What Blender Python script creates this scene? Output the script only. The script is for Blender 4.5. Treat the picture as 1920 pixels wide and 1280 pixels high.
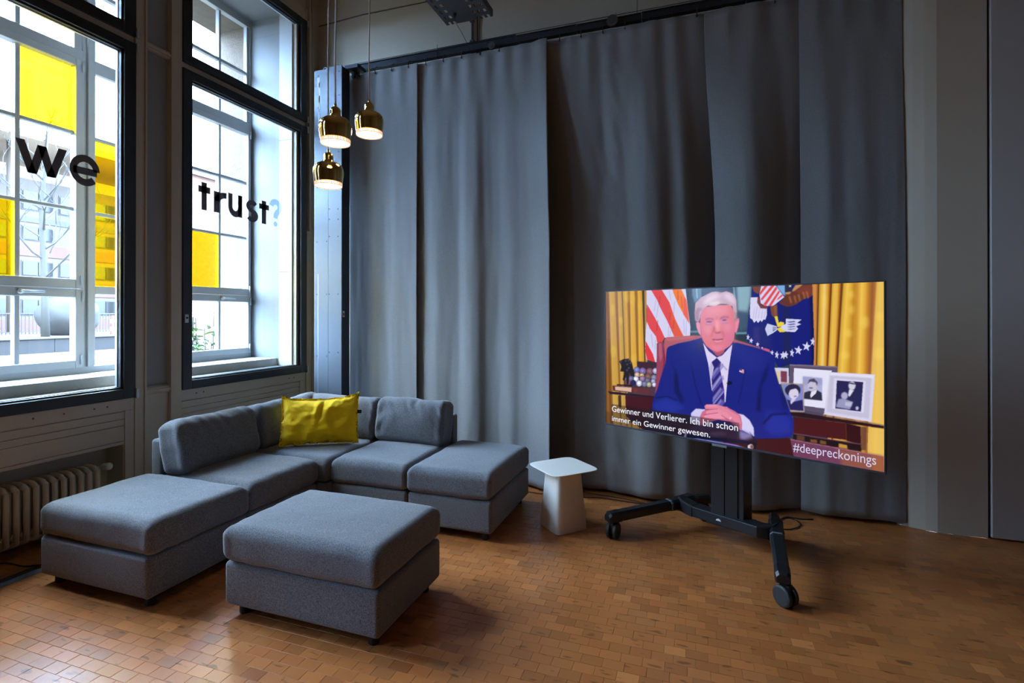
import bpy, bmesh, math, random
import numpy as np
from mathutils import Vector, Matrix, noise as mnoise

scene = bpy.context.scene
for o in list(bpy.data.objects):
    bpy.data.objects.remove(o)
C = scene.collection
PI = math.pi
random.seed(7)

# ------------------------------------------------------------------ camera
cam_d = bpy.data.cameras.new('camera')
cam = bpy.data.objects.new('camera', cam_d)
C.objects.link(cam)
cam.location = (0, 0, 1.5)
cam.rotation_euler = (math.radians(90.1617), 0, math.radians(19.1714))
cam_d.sensor_width = 36.0
cam_d.lens = 971.84 / 1920 * 36.0
cam_d.shift_y = -(640 - 586.67) / 1920
cam_d.clip_start = 0.05
cam_d.clip_end = 300
scene.camera = cam

# ------------------------------------------------------------------ sky, light, exposure
SKY = 66.0
world = bpy.data.worlds.new('overcast_sky')
scene.world = world
world.use_nodes = True
wn = world.node_tree.nodes
bgn = wn['Background']
bgn.inputs['Color'].default_value = (0.49, 0.75, 1.18, 1)
# overcast sky: brightest overhead, a third of that at the horizon
_tc = wn.new('ShaderNodeTexCoord'); _sx = wn.new('ShaderNodeSeparateXYZ'); _mr = wn.new('ShaderNodeMapRange')
_mr.inputs['From Min'].default_value = 0.0; _mr.inputs['From Max'].default_value = 1.0
_mr.inputs['To Min'].default_value = SKY * .45; _mr.inputs['To Max'].default_value = SKY * 1.35
_lk = world.node_tree.links
_lk.new(_tc.outputs['Generated'], _sx.inputs[0]); _lk.new(_sx.outputs['Z'], _mr.inputs['Value'])
_lk.new(_mr.outputs['Result'], bgn.inputs['Strength'])
vs = scene.view_settings
scene.display_settings.display_device = 'sRGB'
vs.view_transform = 'Standard'
vs.look = 'None'
vs.gamma = 1.0
vs.use_curve_mapping = False
vs.exposure = 0.0
scene.cycles.max_bounces = 10
scene.cycles.diffuse_bounces = 5
scene.cycles.glossy_bounces = 4
scene.cycles.transparent_max_bounces = 16
scene.cycles.sample_clamp_indirect = 6.0
scene.cycles.caustics_reflective = False
scene.cycles.caustics_refractive = False

def portal(name, y0, y1, z0, z1, x):
    d = bpy.data.lights.new(name, 'AREA')
    d.shape = 'RECTANGLE'
    d.size = z1 - z0
    d.size_y = y1 - y0
    d.cycles.is_portal = True
    o = bpy.data.objects.new(name, d)
    C.objects.link(o)
    o.location = (x, (y0 + y1) / 2, (z0 + z1) / 2)
    o.rotation_euler = (0, -PI / 2, 0)
portal('window_daylight', 1.42, 4.37, 1.03, 4.62, -4.64)
OTHER = [(-0.62, 0.22)]          # further windows of the same wall, behind the camera
for a, b in OTHER:
    portal('window_daylight', a, b, 0.95, 4.6, -4.2)

# ------------------------------------------------------------------ materials
def newmat(name):
    m = bpy.data.materials.new(name)
    m.use_nodes = True
    nt = m.node_tree
    return m, nt, nt.nodes['Principled BSDF']
def L(nt, a, b):
    nt.links.new(a, b)
def rgb(r, g, b):
    f = lambda c: (c / 255 / 12.92) if c / 255 <= .04045 else ((c / 255 + .055) / 1.055) ** 2.4
    return (f(r), f(g), f(b), 1)
def plain(name, col, rough=.5, metal=0.0, spec=.5, var=.06, scale=6.0, bump=0.0, bscale=60.0):
    m, nt, p = newmat(name)
    p.inputs['Roughness'].default_value = rough
    p.inputs['Metallic'].default_value = metal
    p.inputs['Specular IOR Level'].default_value = spec
    tc = nt.nodes.new('ShaderNodeTexCoord')
    nz = nt.nodes.new('ShaderNodeTexNoise')
    nz.inputs['Scale'].default_value = scale
    nz.inputs['Detail'].default_value = 4
    L(nt, tc.outputs['Object'], nz.inputs['Vector'])
    mx = nt.nodes.new('ShaderNodeMix')
    mx.data_type = 'RGBA'
    c = Vector(col[:3])
    mx.inputs['A'].default_value = (*(c * (1 - var)), 1)
    mx.inputs['B'].default_value = (*(c * (1 + var)), 1)
    L(nt, nz.outputs['Fac'], mx.inputs['Factor'])
    L(nt, mx.outputs['Result'], p.inputs['Base Color'])
    if bump > 0:
        n2 = nt.nodes.new('ShaderNodeTexNoise')
        n2.inputs['Scale'].default_value = bscale
        n2.inputs['Detail'].default_value = 5
        L(nt, tc.outputs['Object'], n2.inputs['Vector'])
        b = nt.nodes.new('ShaderNodeBump')
        b.inputs['Strength'].default_value = bump
        b.inputs['Distance'].default_value = .01
        L(nt, n2.outputs['Fac'], b.inputs['Height'])
        L(nt, b.outputs['Normal'], p.inputs['Normal'])
    return m
def fabric(name, dark, light, scale=420, rough=.95, bump=.25, sheen=.15):
    m, nt, p = newmat(name)
    p.inputs['Roughness'].default_value = rough
    p.inputs['Specular IOR Level'].default_value = .2
    p.inputs['Sheen Weight'].default_value = sheen
    p.inputs['Sheen Roughness'].default_value = .6
    tc = nt.nodes.new('ShaderNodeTexCoord')
    nz = nt.nodes.new('ShaderNodeTexNoise')
    nz.inputs['Scale'].default_value = scale
    nz.inputs['Detail'].default_value = 3
    nz.inputs['Roughness'].default_value = .7
    L(nt, tc.outputs['Object'], nz.inputs['Vector'])
    rp = nt.nodes.new('ShaderNodeValToRGB')
    rp.color_ramp.elements[0].position = .36
    rp.color_ramp.elements[0].color = dark
    rp.color_ramp.elements[1].position = .64
    rp.color_ramp.elements[1].color = light
    L(nt, nz.outputs['Fac'], rp.inputs['Fac'])
    L(nt, rp.outputs['Color'], p.inputs['Base Color'])
    n3 = nt.nodes.new('ShaderNodeTexNoise')
    n3.inputs['Scale'].default_value = 9
    n3.inputs['Detail'].default_value = 5
    L(nt, tc.outputs['Object'], n3.inputs['Vector'])
    ad = nt.nodes.new('ShaderNodeMath')
    ad.operation = 'MULTIPLY_ADD'
    ad.inputs[1].default_value = .12
    L(nt, nz.outputs['Fac'], ad.inputs[0])
    L(nt, n3.outputs['Fac'], ad.inputs[2])
    b = nt.nodes.new('ShaderNodeBump')
    b.inputs['Strength'].default_value = bump
    b.inputs['Distance'].default_value = .012
    L(nt, ad.outputs['Value'], b.inputs['Height'])
    L(nt, b.outputs['Normal'], p.inputs['Normal'])
    return m
def glassmat(name, tint, gloss=.5):
    m = bpy.data.materials.new(name)
    m.use_nodes = True
    nt = m.node_tree
    nt.nodes.clear()
    out = nt.nodes.new('ShaderNodeOutputMaterial')
    tr = nt.nodes.new('ShaderNodeBsdfTransparent')
    tr.inputs['Color'].default_value = tint
    gl = nt.nodes.new('ShaderNodeBsdfGlossy')
    gl.inputs['Roughness'].default_value = .02
    fr = nt.nodes.new('ShaderNodeFresnel')
    fr.inputs['IOR'].default_value = 1.45
    mu = nt.nodes.new('ShaderNodeMath')
    mu.operation = 'MULTIPLY'
    mu.inputs[1].default_value = gloss
    ge = nt.nodes.new('ShaderNodeNewGeometry')
    iv = nt.nodes.new('ShaderNodeMath')
    iv.operation = 'MULTIPLY_ADD'
    iv.inputs[1].default_value = -gloss
    iv.inputs[2].default_value = gloss
    L(nt, ge.outputs['Backfacing'], iv.inputs[0])
    L(nt, fr.outputs['Fac'], mu.inputs[0])
    L(nt, iv.outputs['Value'], mu.inputs[1])
    mx = nt.nodes.new('ShaderNodeMixShader')
    L(nt, mu.outputs['Value'], mx.inputs['Fac'])
    L(nt, tr.outputs['BSDF'], mx.inputs[1])
    L(nt, gl.outputs['BSDF'], mx.inputs[2])
    L(nt, mx.outputs['Shader'], out.inputs['Surface'])
    return m
def emit(name, col, strength):
    m, nt, p = newmat(name)
    p.inputs['Base Color'].default_value = (.02, .02, .02, 1)
    p.inputs['Emission Color'].default_value = col
    p.inputs['Emission Strength'].default_value = strength
    return m

M = {}
M['cream'] = plain('cream_paint', (.56, .50, .40, 1), .55, var=.05, scale=2.5, bump=.05, bscale=25)
M['trim'] = plain('cream_gloss_paint', (.54, .47, .37, 1), .42, var=.05, scale=4)
M['felt'] = plain('grey_felt', (.32, .33, .33, 1), .95, spec=.1, var=.12, scale=120, bump=.2, bscale=300)
M['white_wall'] = plain('white_plaster', (.74, .73, .69, 1), .7, var=.05, scale=3, bump=.06, bscale=30)
M['grey_panel'] = plain('grey_white_panel', (.50, .49, .47, 1), .6, var=.03, scale=2)
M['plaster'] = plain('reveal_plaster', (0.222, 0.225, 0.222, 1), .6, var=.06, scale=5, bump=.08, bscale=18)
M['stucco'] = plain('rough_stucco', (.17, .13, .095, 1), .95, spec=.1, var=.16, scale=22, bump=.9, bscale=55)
M['lintel'] = plain('brown_concrete', (0.150, 0.120, 0.090, 1), .95, spec=.1, var=.25, scale=14, bump=.5, bscale=40)
M['stone_sill'] = plain('stone_sill', (0.554, 0.546, 0.508, 1), .8, var=.18, scale=9, bump=.4, bscale=50)
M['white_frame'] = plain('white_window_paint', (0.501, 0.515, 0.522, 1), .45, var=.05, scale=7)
M['dark_frame'] = plain('charcoal_aluminium', (.020, .024, .030, 1), .38, var=.08, scale=3)
M['bead'] = plain('black_seal', (.012, .013, .016, 1), .5)
M['spacer'] = plain('silver_spacer', (.62, .64, .66, 1), .35, metal=.6)
M['glass'] = glassmat('clear_glass', (.97, .98, .98, 1), .9)
M['yellow_glass'] = glassmat('yellow_film_glass', (1.0, .74, .035, 1), .8)
M['letter'] = plain('dark_vinyl', (0.1615, 0.1615, 0.1900, 1), .5)
M['letter_reflection'] = glassmat('painted_vinyl_reflection', (.42, .50, .60, 1), .3)  # reflection on the dark vinyl question mark, painted as a see-through grey-blue tint
M['steel'] = plain('galvanised_steel', (.115, .13, .148, 1), .5, metal=.85, var=.12, scale=2.2)
M['dark_metal'] = plain('dark_steel', (.055, .065, .08, 1), .42, metal=.5, var=.15, scale=5)
M['tray_metal'] = plain('zinc_tray', (.12, .13, .14, 1), .5, metal=.6, var=.15, scale=8)
M['black'] = plain('black_void', (.012, .012, .013, 1), .8)
M['bolt'] = plain('bolt_steel', (.06, .07, .08, 1), .35, metal=.8)
M['curtain'] = fabric('grey_molton', (.21, .214, .22, 1), (.295, .299, .305, 1), 230, bump=.10, sheen=.2)
M['sofa'] = fabric('grey_heather_fabric', (.050, .053, .061, 1), (.212, .218, .236, 1), 240, bump=.28, sheen=.25)
M['yellow'] = fabric('yellow_linen', (.98, .57, .004, 1), (1.0, .63, .006, 1), 240, bump=.30, sheen=.1)
M['black_plastic'] = plain('black_plastic', (.011, .011, .012, 1), .40, spec=.5)
M['black_satin'] = plain('black_satin_metal', (.014, .015, .017, 1), .30, spec=.5)
M['tyre'] = plain('caster_rubber', (.018, .0185, .02, 1), .5)
M['grey_ring'] = plain('grey_sleeve', (.17, .18, .19, 1), .35)
M['cable'] = plain('black_cable', (.012, .012, .013, 1), .5)
M['radiator'] = plain('radiator_enamel', (.60, .53, .42, 1), .35)
M['table'] = plain('white_powder_coat', (.84, .79, .70, 1), .35, var=.02)
M['leg'] = plain('black_leg', (.012, .012, .012, 1), .45)
M['cord'] = plain('cream_cord', (.72, .66, .58, 1), .6)
M['brass'] = plain('polished_brass', (.86, .60, .20, 1), .07, metal=1.0, var=.02)
M['bulb'] = emit('lamp_glow', (1.0, .78, .50, 1), 14.0)
M['ring'] = emit('lit_white_ring', (1.0, .60, .36, 1), .85)
M['white_metal'] = plain('white_painted_metal', (.8, .78, .74, 1), .4)
M['red'] = plain('red_print', (.5, .03, .02, 1), .5)
M['white_print'] = emit('caption_glow', (.86, .86, .93, 1), 1.0)
M['hash_print'] = emit('hashtag_glow', (.62, .58, .80, 1), 1.0)
M['mark'] = plain('white_mark', (.7, .7, .7, 1), .4)
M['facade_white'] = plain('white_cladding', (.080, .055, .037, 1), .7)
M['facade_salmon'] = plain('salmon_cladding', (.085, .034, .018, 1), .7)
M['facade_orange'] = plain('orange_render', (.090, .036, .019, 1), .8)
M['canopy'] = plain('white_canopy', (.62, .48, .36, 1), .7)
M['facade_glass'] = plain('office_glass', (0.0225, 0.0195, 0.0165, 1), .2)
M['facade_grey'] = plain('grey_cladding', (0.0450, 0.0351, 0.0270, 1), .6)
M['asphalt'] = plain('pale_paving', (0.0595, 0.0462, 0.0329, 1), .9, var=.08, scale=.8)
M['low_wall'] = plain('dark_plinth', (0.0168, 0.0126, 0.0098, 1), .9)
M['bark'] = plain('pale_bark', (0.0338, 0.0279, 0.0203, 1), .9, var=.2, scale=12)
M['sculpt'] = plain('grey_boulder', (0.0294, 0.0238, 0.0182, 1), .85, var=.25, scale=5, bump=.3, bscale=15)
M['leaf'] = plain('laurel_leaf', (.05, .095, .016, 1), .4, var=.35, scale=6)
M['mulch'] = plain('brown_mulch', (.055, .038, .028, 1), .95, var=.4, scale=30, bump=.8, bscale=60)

def floor_material():
    m, nt, p = newmat('end_grain_block')
    p.inputs['Roughness'].default_value = .34
    p.inputs['Specular IOR Level'].default_value = .45
    at = nt.nodes.new('ShaderNodeAttribute')
    at.attribute_name = 'tint'
    uv = nt.nodes.new('ShaderNodeUVMap')
    uv.uv_map = 'grain'
    tc = nt.nodes.new('ShaderNodeNewGeometry')
    n1 = nt.nodes.new('ShaderNodeTexNoise')
    n1.inputs['Scale'].default_value = 14
    n1.inputs['Detail'].default_value = 3
    L(nt, uv.outputs['UV'], n1.inputs['Vector'])
    ln = nt.nodes.new('ShaderNodeVectorMath')
    ln.operation = 'LENGTH'
    L(nt, uv.outputs['UV'], ln.inputs[0])
    w = nt.nodes.new('ShaderNodeMath')
    w.operation = 'MULTIPLY_ADD'
    w.inputs[1].default_value = .012
    L(nt, n1.outputs['Fac'], w.inputs[0])
    L(nt, ln.outputs['Value'], w.inputs[2])
    s = nt.nodes.new('ShaderNodeMath')
    s.operation = 'MULTIPLY'
    s.inputs[1].default_value = 1250
    L(nt, w.outputs['Value'], s.inputs[0])
    sn = nt.nodes.new('ShaderNodeMath')
    sn.operation = 'SINE'
    L(nt, s.outputs['Value'], sn.inputs[0])
    mr = nt.nodes.new('ShaderNodeMapRange')
    mr.inputs['From Min'].default_value = -1
    mr.inputs['From Max'].default_value = 1
    mr.inputs['To Min'].default_value = .86
    mr.inputs['To Max'].default_value = 1.08
    L(nt, sn.outputs['Value'], mr.inputs['Value'])
    n2 = nt.nodes.new('ShaderNodeTexNoise')
    n2.inputs['Scale'].default_value = 1.3
    n2.inputs['Detail'].default_value = 4
    L(nt, tc.outputs['Position'], n2.inputs['Vector'])
    mr2 = nt.nodes.new('ShaderNodeMapRange')
    mr2.inputs['To Min'].default_value = .78
    mr2.inputs['To Max'].default_value = 1.22
    L(nt, n2.outputs['Fac'], mr2.inputs['Value'])
    k = nt.nodes.new('ShaderNodeMath')
    k.operation = 'MULTIPLY'
    L(nt, mr.outputs['Result'], k.inputs[0])
    L(nt, mr2.outputs['Result'], k.inputs[1])
    n4 = nt.nodes.new('ShaderNodeTexNoise')
    n4.inputs['Scale'].default_value = 20
    n4.inputs['Detail'].default_value = 1
    mp = nt.nodes.new('ShaderNodeMapping')
    mp.inputs['Scale'].default_value = (.5, 1.6, 1)
    L(nt, tc.outputs['Position'], mp.inputs['Vector'])
    L(nt, mp.outputs['Vector'], n4.inputs['Vector'])
    r4 = nt.nodes.new('ShaderNodeMapRange')
    r4.inputs['From Min'].default_value = .665
    r4.inputs['From Max'].default_value = .71
    r4.inputs['To Min'].default_value = 1.0
    r4.inputs['To Max'].default_value = .50
    L(nt, n4.outputs['Fac'], r4.inputs['Value'])
    k2 = nt.nodes.new('ShaderNodeMath')
    k2.operation = 'MULTIPLY'
    L(nt, k.outputs['Value'], k2.inputs[0])
    L(nt, r4.outputs['Result'], k2.inputs[1])
    k = k2
    vm = nt.nodes.new('ShaderNodeVectorMath')
    vm.operation = 'SCALE'
    L(nt, at.outputs['Color'], vm.inputs[0])
    L(nt, k.outputs['Value'], vm.inputs['Scale'])
    L(nt, vm.outputs['Vector'], p.inputs['Base Color'])
    r = nt.nodes.new('ShaderNodeMapRange')
    r.inputs['To Min'].default_value = .27
    r.inputs['To Max'].default_value = .42
    L(nt, n2.outputs['Fac'], r.inputs['Value'])
    L(nt, r.outputs['Result'], p.inputs['Roughness'])
    return m
M['floor'] = floor_material()
M['subfloor'] = plain('dark_joint', (.05, .028, .014, 1), .8)

# ------------------------------------------------------------------ helpers
ORI = {}
def origin(o):
    v = Vector((0, 0, 0))
    while o is not None:
        v = v + ORI.get(o.name, Vector((0, 0, 0)))
        o = o.parent
    return v
def tag(o, label=None, cat=None, group=None, kind=None):
    if label: o['label'] = label
    if cat: o['category'] = cat
    if group: o['group'] = group
    if kind: o['kind'] = kind
    return o
def thing(name, label=None, cat=None, loc=(0, 0, 0), rz=0.0, group=None, kind=None):
    o = bpy.data.objects.new(name, None)
    C.objects.link(o)
    o.location = loc
    o.rotation_euler = (0, 0, rz)
    o.empty_display_size = .1
    ORI[o.name] = Vector(loc)
    return tag(o, label, cat, group, kind)
class MB:
    def __init__(self):
        self.v = []; self.f = []
    def add(self, vs, fs):
        n = len(self.v)
        self.v += [tuple(x) for x in vs]
        self.f += [tuple(i + n for i in f) for f in fs]
        return self
    def box(self, x0, x1, y0, y1, z0, z1):
        vs = [(x, y, z) for z in (z0, z1) for y in (y0, y1) for x in (x0, x1)]
        return self.add(vs, [(0, 2, 3, 1), (4, 5, 7, 6), (0, 1, 5, 4), (2, 6, 7, 3), (0, 4, 6, 2), (1, 3, 7, 5)])
    def obox(self, c, ax, ay, az):
        c, ax, ay, az = map(Vector, (c, ax, ay, az))
        vs = [c + ax * i + ay * j + az * k for k in (-1, 1) for j in (-1, 1) for i in (-1, 1)]
        return self.add(vs, [(0, 2, 3, 1), (4, 5, 7, 6), (0, 1, 5, 4), (2, 6, 7, 3), (0, 4, 6, 2), (1, 3, 7, 5)])
    def frame_x(self, x0, x1, y0, y1, z0, z1, w, wb=None):
        wb = wb or w
        self.box(x0, x1, y0, y0 + w, z0, z1).box(x0, x1, y1 - w, y1, z0, z1)
        return self.box(x0, x1, y0 + w, y1 - w, z0, z0 + wb).box(x0, x1, y0 + w, y1 - w, z1 - wb, z1)
    def tube(self, pts, r, n=8, cap=True):
        pts = [Vector(p) for p in pts]
        rs = r if isinstance(r, (list, tuple)) else [r] * len(pts)
        vs = []; fs = []
        up = Vector((0, 0, 1))
        prev = None
        for i, p in enumerate(pts):
            a = pts[max(0, i - 1)]; b = pts[min(len(pts) - 1, i + 1)]
            t = (b - a).normalized()
            if prev is None:
                x = t.orthogonal().normalized()
            else:
                x = (prev - t * prev.dot(t)).normalized()
            prev = x
            y = t.cross(x)
            for k in range(n):
                q = 2 * PI * k / n
                vs.append(p + (x * math.cos(q) + y * math.sin(q)) * rs[i])
        for i in range(len(pts) - 1):
            for k in range(n):
                fs.append((i * n + k, i * n + (k + 1) % n, (i + 1) * n + (k + 1) % n, (i + 1) * n + k))
        if cap:
            fs.append(tuple(range(n - 1, -1, -1)))
            fs.append(tuple((len(pts) - 1) * n + k for k in range(n)))
        return self.add(vs, fs)
    def lathe(self, prof, c=(0, 0, 0), n=32, cap=False):
        vs = []; fs = []
        for r, z in prof:
            for k in range(n):
                q = 2 * PI * k / n
                vs.append((c[0] + r * math.cos(q), c[1] + r * math.sin(q), c[2] + z))
        for i in range(len(prof) - 1):
            for k in range(n):
                fs.append((i * n + k, i * n + (k + 1) % n, (i + 1) * n + (k + 1) % n, (i + 1) * n + k))
        if cap:
            fs.append(tuple(range(n - 1, -1, -1)))
            fs.append(tuple((len(prof) - 1) * n + k for k in range(n)))
        return self.add(vs, fs)
    def grid(self, rows):
        n = len(rows[0])
        vs = [p for r in rows for p in r]
        fs = [(i * n + j, i * n + j + 1, (i + 1) * n + j + 1, (i + 1) * n + j) for i in range(len(rows) - 1) for j in range(n - 1)]
        return self.add(vs, fs)
    def rbox(self, w, d, h, r, c=(0, 0, 0), n=(12, 10, 5), bulge=(0, 0, 0, 0), nz=0.0, nf=6.0, seed=0.0, corner=0.0, ripple=0.0):
        """rounded cushion box; bulge = (x, y, top, bottom)"""
        H = Vector((w / 2, d / 2, h / 2))
        c = Vector(c)
        def coords(hh, k):
            q = [hh - r + r * t for t in (0, .27, .58, 1.0)]
            mid = list(np.linspace(-(hh - r), hh - r, k + 1))[1:-1]
            return [-t for t in reversed(q)] + mid + q
        X, Y, Zc = coords(H.x, n[0]), coords(H.y, n[1]), coords(H.z, n[2])
        idx = {}; vs = []; fs = []
        def vert(p):
            key = (round(p[0], 5), round(p[1], 5), round(p[2], 5))
            if key not in idx:
                P = Vector(p)
                inn = Vector([max(-(H[i] - r), min(H[i] - r, P[i])) for i in range(3)])
                dv = (P - inn)
                dn = dv.normalized() if dv.length > 1e-9 else Vector((0, 0, 1))
                Q = inn + dn * r
                ux, uy, uz = Q.x / H.x, Q.y / H.y, Q.z / H.z
                fx, fy, fz = max(0, 1 - ux * ux), max(0, 1 - uy * uy), max(0, 1 - uz * uz)
                add = Vector((ux * bulge[0] * fy ** .5 * fz, uy * bulge[1] * fx ** .5 * fz,
                              (bulge[2] if uz > 0 else -bulge[3]) * abs(uz) * (fx * fy) ** .6))
                if corner:
                    q_ = corner * abs(dn.x * dn.y) * 2
                    add += Vector((q_ * (1 if Q.x > 0 else -1), q_ * (1 if Q.y > 0 else -1), 0))
                if ripple:
                    e_ = max(0, 1 - abs(abs(uy) - 1) * 3.2) * (1 if uy < 0 else .4)
                    add += Vector((0, 0, 1)) * ripple * e_ * mnoise.noise(Vector((Q.x * 26 + seed, Q.y * 4, seed)))
                    e2 = max(0, 1 - abs(abs(ux) - 1) * 4)
                    add += Vector((0, 0, 1)) * ripple * .7 * e2 * mnoise.noise(Vector((Q.y * 22 + seed, Q.x * 3, seed + 4)))
                if nz:
                    k = mnoise.noise(Vector((Q.x * nf + seed, Q.y * nf + seed * 2, Q.z * nf)))
                    k2 = mnoise.noise(Vector((Q.x * nf * 3 - seed, Q.y * nf * 3, Q.z * nf * 3 + seed)))
                    add += dn * (k * nz + k2 * nz * .35)
                idx[key] = len(vs)
                vs.append(Q + add + c)
            return idx[key]
        for ax in range(3):
            A = [X, Y, Zc]
            u, v = [(1, 2), (2, 0), (0, 1)][ax]
            for s in (-1, 1):
                for i in range(len(A[u]) - 1):
                    for j in range(len(A[v]) - 1):
                        q = []
                        for (a, b) in ((i, j), (i + 1, j), (i + 1, j + 1), (i, j + 1)):
                            p = [0, 0, 0]
                            p[ax] = s * H[ax]; p[u] = A[u][a]; p[v] = A[v][b]
                            q.append(vert(p))
                        fs.append(tuple(q if s > 0 else reversed(q)))
        return self.add(vs, fs)
    def xform(self, mat):
        self.v = [tuple(mat @ Vector(p)) for p in self.v]
        return self
    def build(self, name, mat, parent=None, bevel=0.0, smooth=False, local=False, label=None, kind=None, cat=None, group=None):
        o0 = Vector((0, 0, 0)) if (local or parent is None) else origin(parent)
        me = bpy.data.meshes.new(name)
        me.from_pydata([(p[0] - o0.x, p[1] - o0.y, p[2] - o0.z) for p in self.v], [], self.f)
        me.materials.append(mat)
        if bevel > 0:
            bm = bmesh.new(); bm.from_mesh(me)
            ed = [e for e in bm.edges if len(e.link_faces) == 2 and e.calc_face_angle(0) > .6]
            bmesh.ops.bevel(bm, geom=ed, offset=bevel, segments=2, affect='EDGES', profile=.6)
            bm.to_mesh(me); bm.free()
        if smooth:
            me.shade_smooth()
        me.update()
        o = bpy.data.objects.new(name, me)
        C.objects.link(o)
        if parent is not None:
            o.parent = parent
            ORI[o.name] = Vector((0, 0, 0))
        tag(o, label, cat, group, kind)
        return o
def dup(o, parent=None):
    c = o.copy()
    C.objects.link(c)
    ORI[c.name] = ORI.get(o.name, Vector((0, 0, 0)))
    if parent is not None:
        c.parent = parent
    for ch in list(o.children):
        dup(ch, c)
    return c
def struct(name):
    return thing(name, kind='structure')
def lerp_prof(pts, x):
    xs = [p[0] for p in pts]; ys = [p[1] for p in pts]
    if x <= xs[0]: return ys[0]
    if x >= xs[-1]: return ys[-1]
    for i in range(len(xs) - 1):
        if x <= xs[i + 1]:
            t = (x - xs[i]) / (xs[i + 1] - xs[i])
            m0 = (ys[i + 1] - ys[i - 1]) / (xs[i + 1] - xs[i - 1]) if i > 0 else (ys[1] - ys[0]) / (xs[1] - xs[0])
            m1 = (ys[i + 2] - ys[i]) / (xs[i + 2] - xs[i]) if i + 2 < len(xs) else (ys[i + 1] - ys[i]) / (xs[i + 1] - xs[i])
            h = xs[i + 1] - xs[i]
            return (2 * t ** 3 - 3 * t ** 2 + 1) * ys[i] + (t ** 3 - 2 * t ** 2 + t) * h * m0 + (-2 * t ** 3 + 3 * t ** 2) * ys[i + 1] + (t ** 3 - t ** 2) * h * m1

# ================================================================== SETTING
# ---- floor of end-grain blocks
floor = struct('floor')
MB().box(-5.02, 6.6, -7.6, 4.80, -.12, -.004).build('subfloor', M['subfloor'], floor)
BL, BW, GAP = .092, .061, .0009
def block_geom(cx, cy, rnd, dz):
    hx, hy, b = BL / 2 - GAP / 2, BW / 2 - GAP / 2, .0007
    tx = rnd.uniform(-.00035, .00035); ty = rnd.uniform(-.00035, .00035)
    vs = []
    for (ix, iz) in ((b, dz), (0, dz - .0007), (0, -.02)):
        for sx, sy in ((-1, -1), (1, -1), (1, 1), (-1, 1)):
            t = (tx * sx + ty * sy) if iz > -.01 else 0
            vs.append((cx + sx * (hx - ix), cy + sy * (hy - ix), iz + t))
    fs = [(0, 1, 2, 3)]
    for a in (0, 4):
        for k in range(4):
            fs.append((a + k, a + (k + 1) % 4, a + 4 + (k + 1) % 4, a + 4 + k)[::-1])
    a = rnd.uniform(0, 2 * PI)
    d = rnd.choice((rnd.uniform(.02, .09), rnd.uniform(.08, .3)))
    gx, gy = d * math.cos(a), d * math.sin(a)
    uv = [(v[0] - cx + gx, v[1] - cy + gy) for v in vs]
    t = rnd.gauss(0, 1)
    base = Vector((.43, .145, .038))
    w = rnd.random()
    if w < .10: base = Vector((.40, .125, .032))
    elif w < .17: base = Vector((.47, .17, .046))
    elif w < .26: base = Vector((.41, .148, .042))
    col = base * max(.72, min(1.3, 1 + .095 * t))
    return vs, fs, uv, col
def block_mesh(name, blocks):
    V = []; F = []; UV = []; COL = []
    for vs, fs, uv, col in blocks:
        n = len(V)
        V += vs; F += [tuple(i + n for i in f) for f in fs]
        UV += uv; COL += [(*col, 1)] * len(vs)
    me = bpy.data.meshes.new(name)
    me.from_pydata(V, [], F)
    me.materials.append(M['floor'])
    li = np.empty(len(me.loops), np.int32)
    me.loops.foreach_get('vertex_index', li)
    lay = me.uv_layers.new(name='grain')
    lay.data.foreach_set('uv', np.array(UV, np.float32)[li].ravel())
    ca = me.color_attributes.new('tint', 'FLOAT_COLOR', 'POINT')
    ca.data.foreach_set('color', np.array(COL, np.float32).ravel())
    return me
SY, CY = math.sin(math.radians(19.1714)), math.cos(math.radians(19.1714))
def in_view(x, y):
    d = -SY * x + CY * y
    if d < .3: return None
    u = 960 + 971.84 * (CY * x + SY * y) / d
    v = 589.4 + 971.84 * 1.5 / d
    return (u, v) if (0 < u < 1920 and v < 1280) else None
def covered(x, y):
    return (-2.25 < x < -1.27 and 1.93 < y < 2.62) or (-3.45 < x < -2.55 and 1.83 < y < 4.0) or (-2.6 < x < -1.2 and 3.1 < y < 4.0)
rnd = random.Random(3)
cand = []
rest = []
row = 0
y = -1.6
while y < 4.79:
    off = rnd.uniform(.35, .65) * BL * (row % 2) + rnd.uniform(-.006, .006)
    x = -4.12 + off
    while x < 6.5:
        uvp = in_view(x, y)
        if uvp and not covered(x, y):
            cand.append((uvp[1], x, y))
        else:
            rest.append((x, y))
        x += BL
    y += BW
    row += 1
cand.sort(reverse=True)
VAR = []
vr = random.Random(11)
for k in range(60):
    VAR.append(block_mesh('wood_block', [block_geom(0, 0, vr, vr.uniform(-.0003, .0003))]))
for k, (v, x, y) in enumerate(cand[:298]):
    o = bpy.data.objects.new('wood_block', VAR[(k * 37 + (k // 60) * 11) % 60])
    C.objects.link(o)
    o.parent = floor
    o.location = (x, y, 0)
rest += [(x, y) for v, x, y in cand[298:]]
fo = bpy.data.objects.new('block_field', block_mesh('block_field', [block_geom(x, y, rnd, rnd.uniform(-.0003, .0003)) for x, y in rest]))
C.objects.link(fo)
fo.parent = floor
fo['kind'] = 'stuff'
# boards of the far end of the room, behind the camera
fb = bpy.data.objects.new('block_field', block_mesh('far_blocks', [(
    [(-4.1, -7.6, 0), (6.55, -7.6, 0), (6.55, -1.64, 0), (-4.1, -1.64, 0)], [(0, 1, 2, 3)], [(0, 0), (3, 0), (3, 3), (0, 3)], Vector((.43, .145, .038)))]))
C.objects.link(fb); fb.parent = floor; fb['kind'] = 'stuff'

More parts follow.
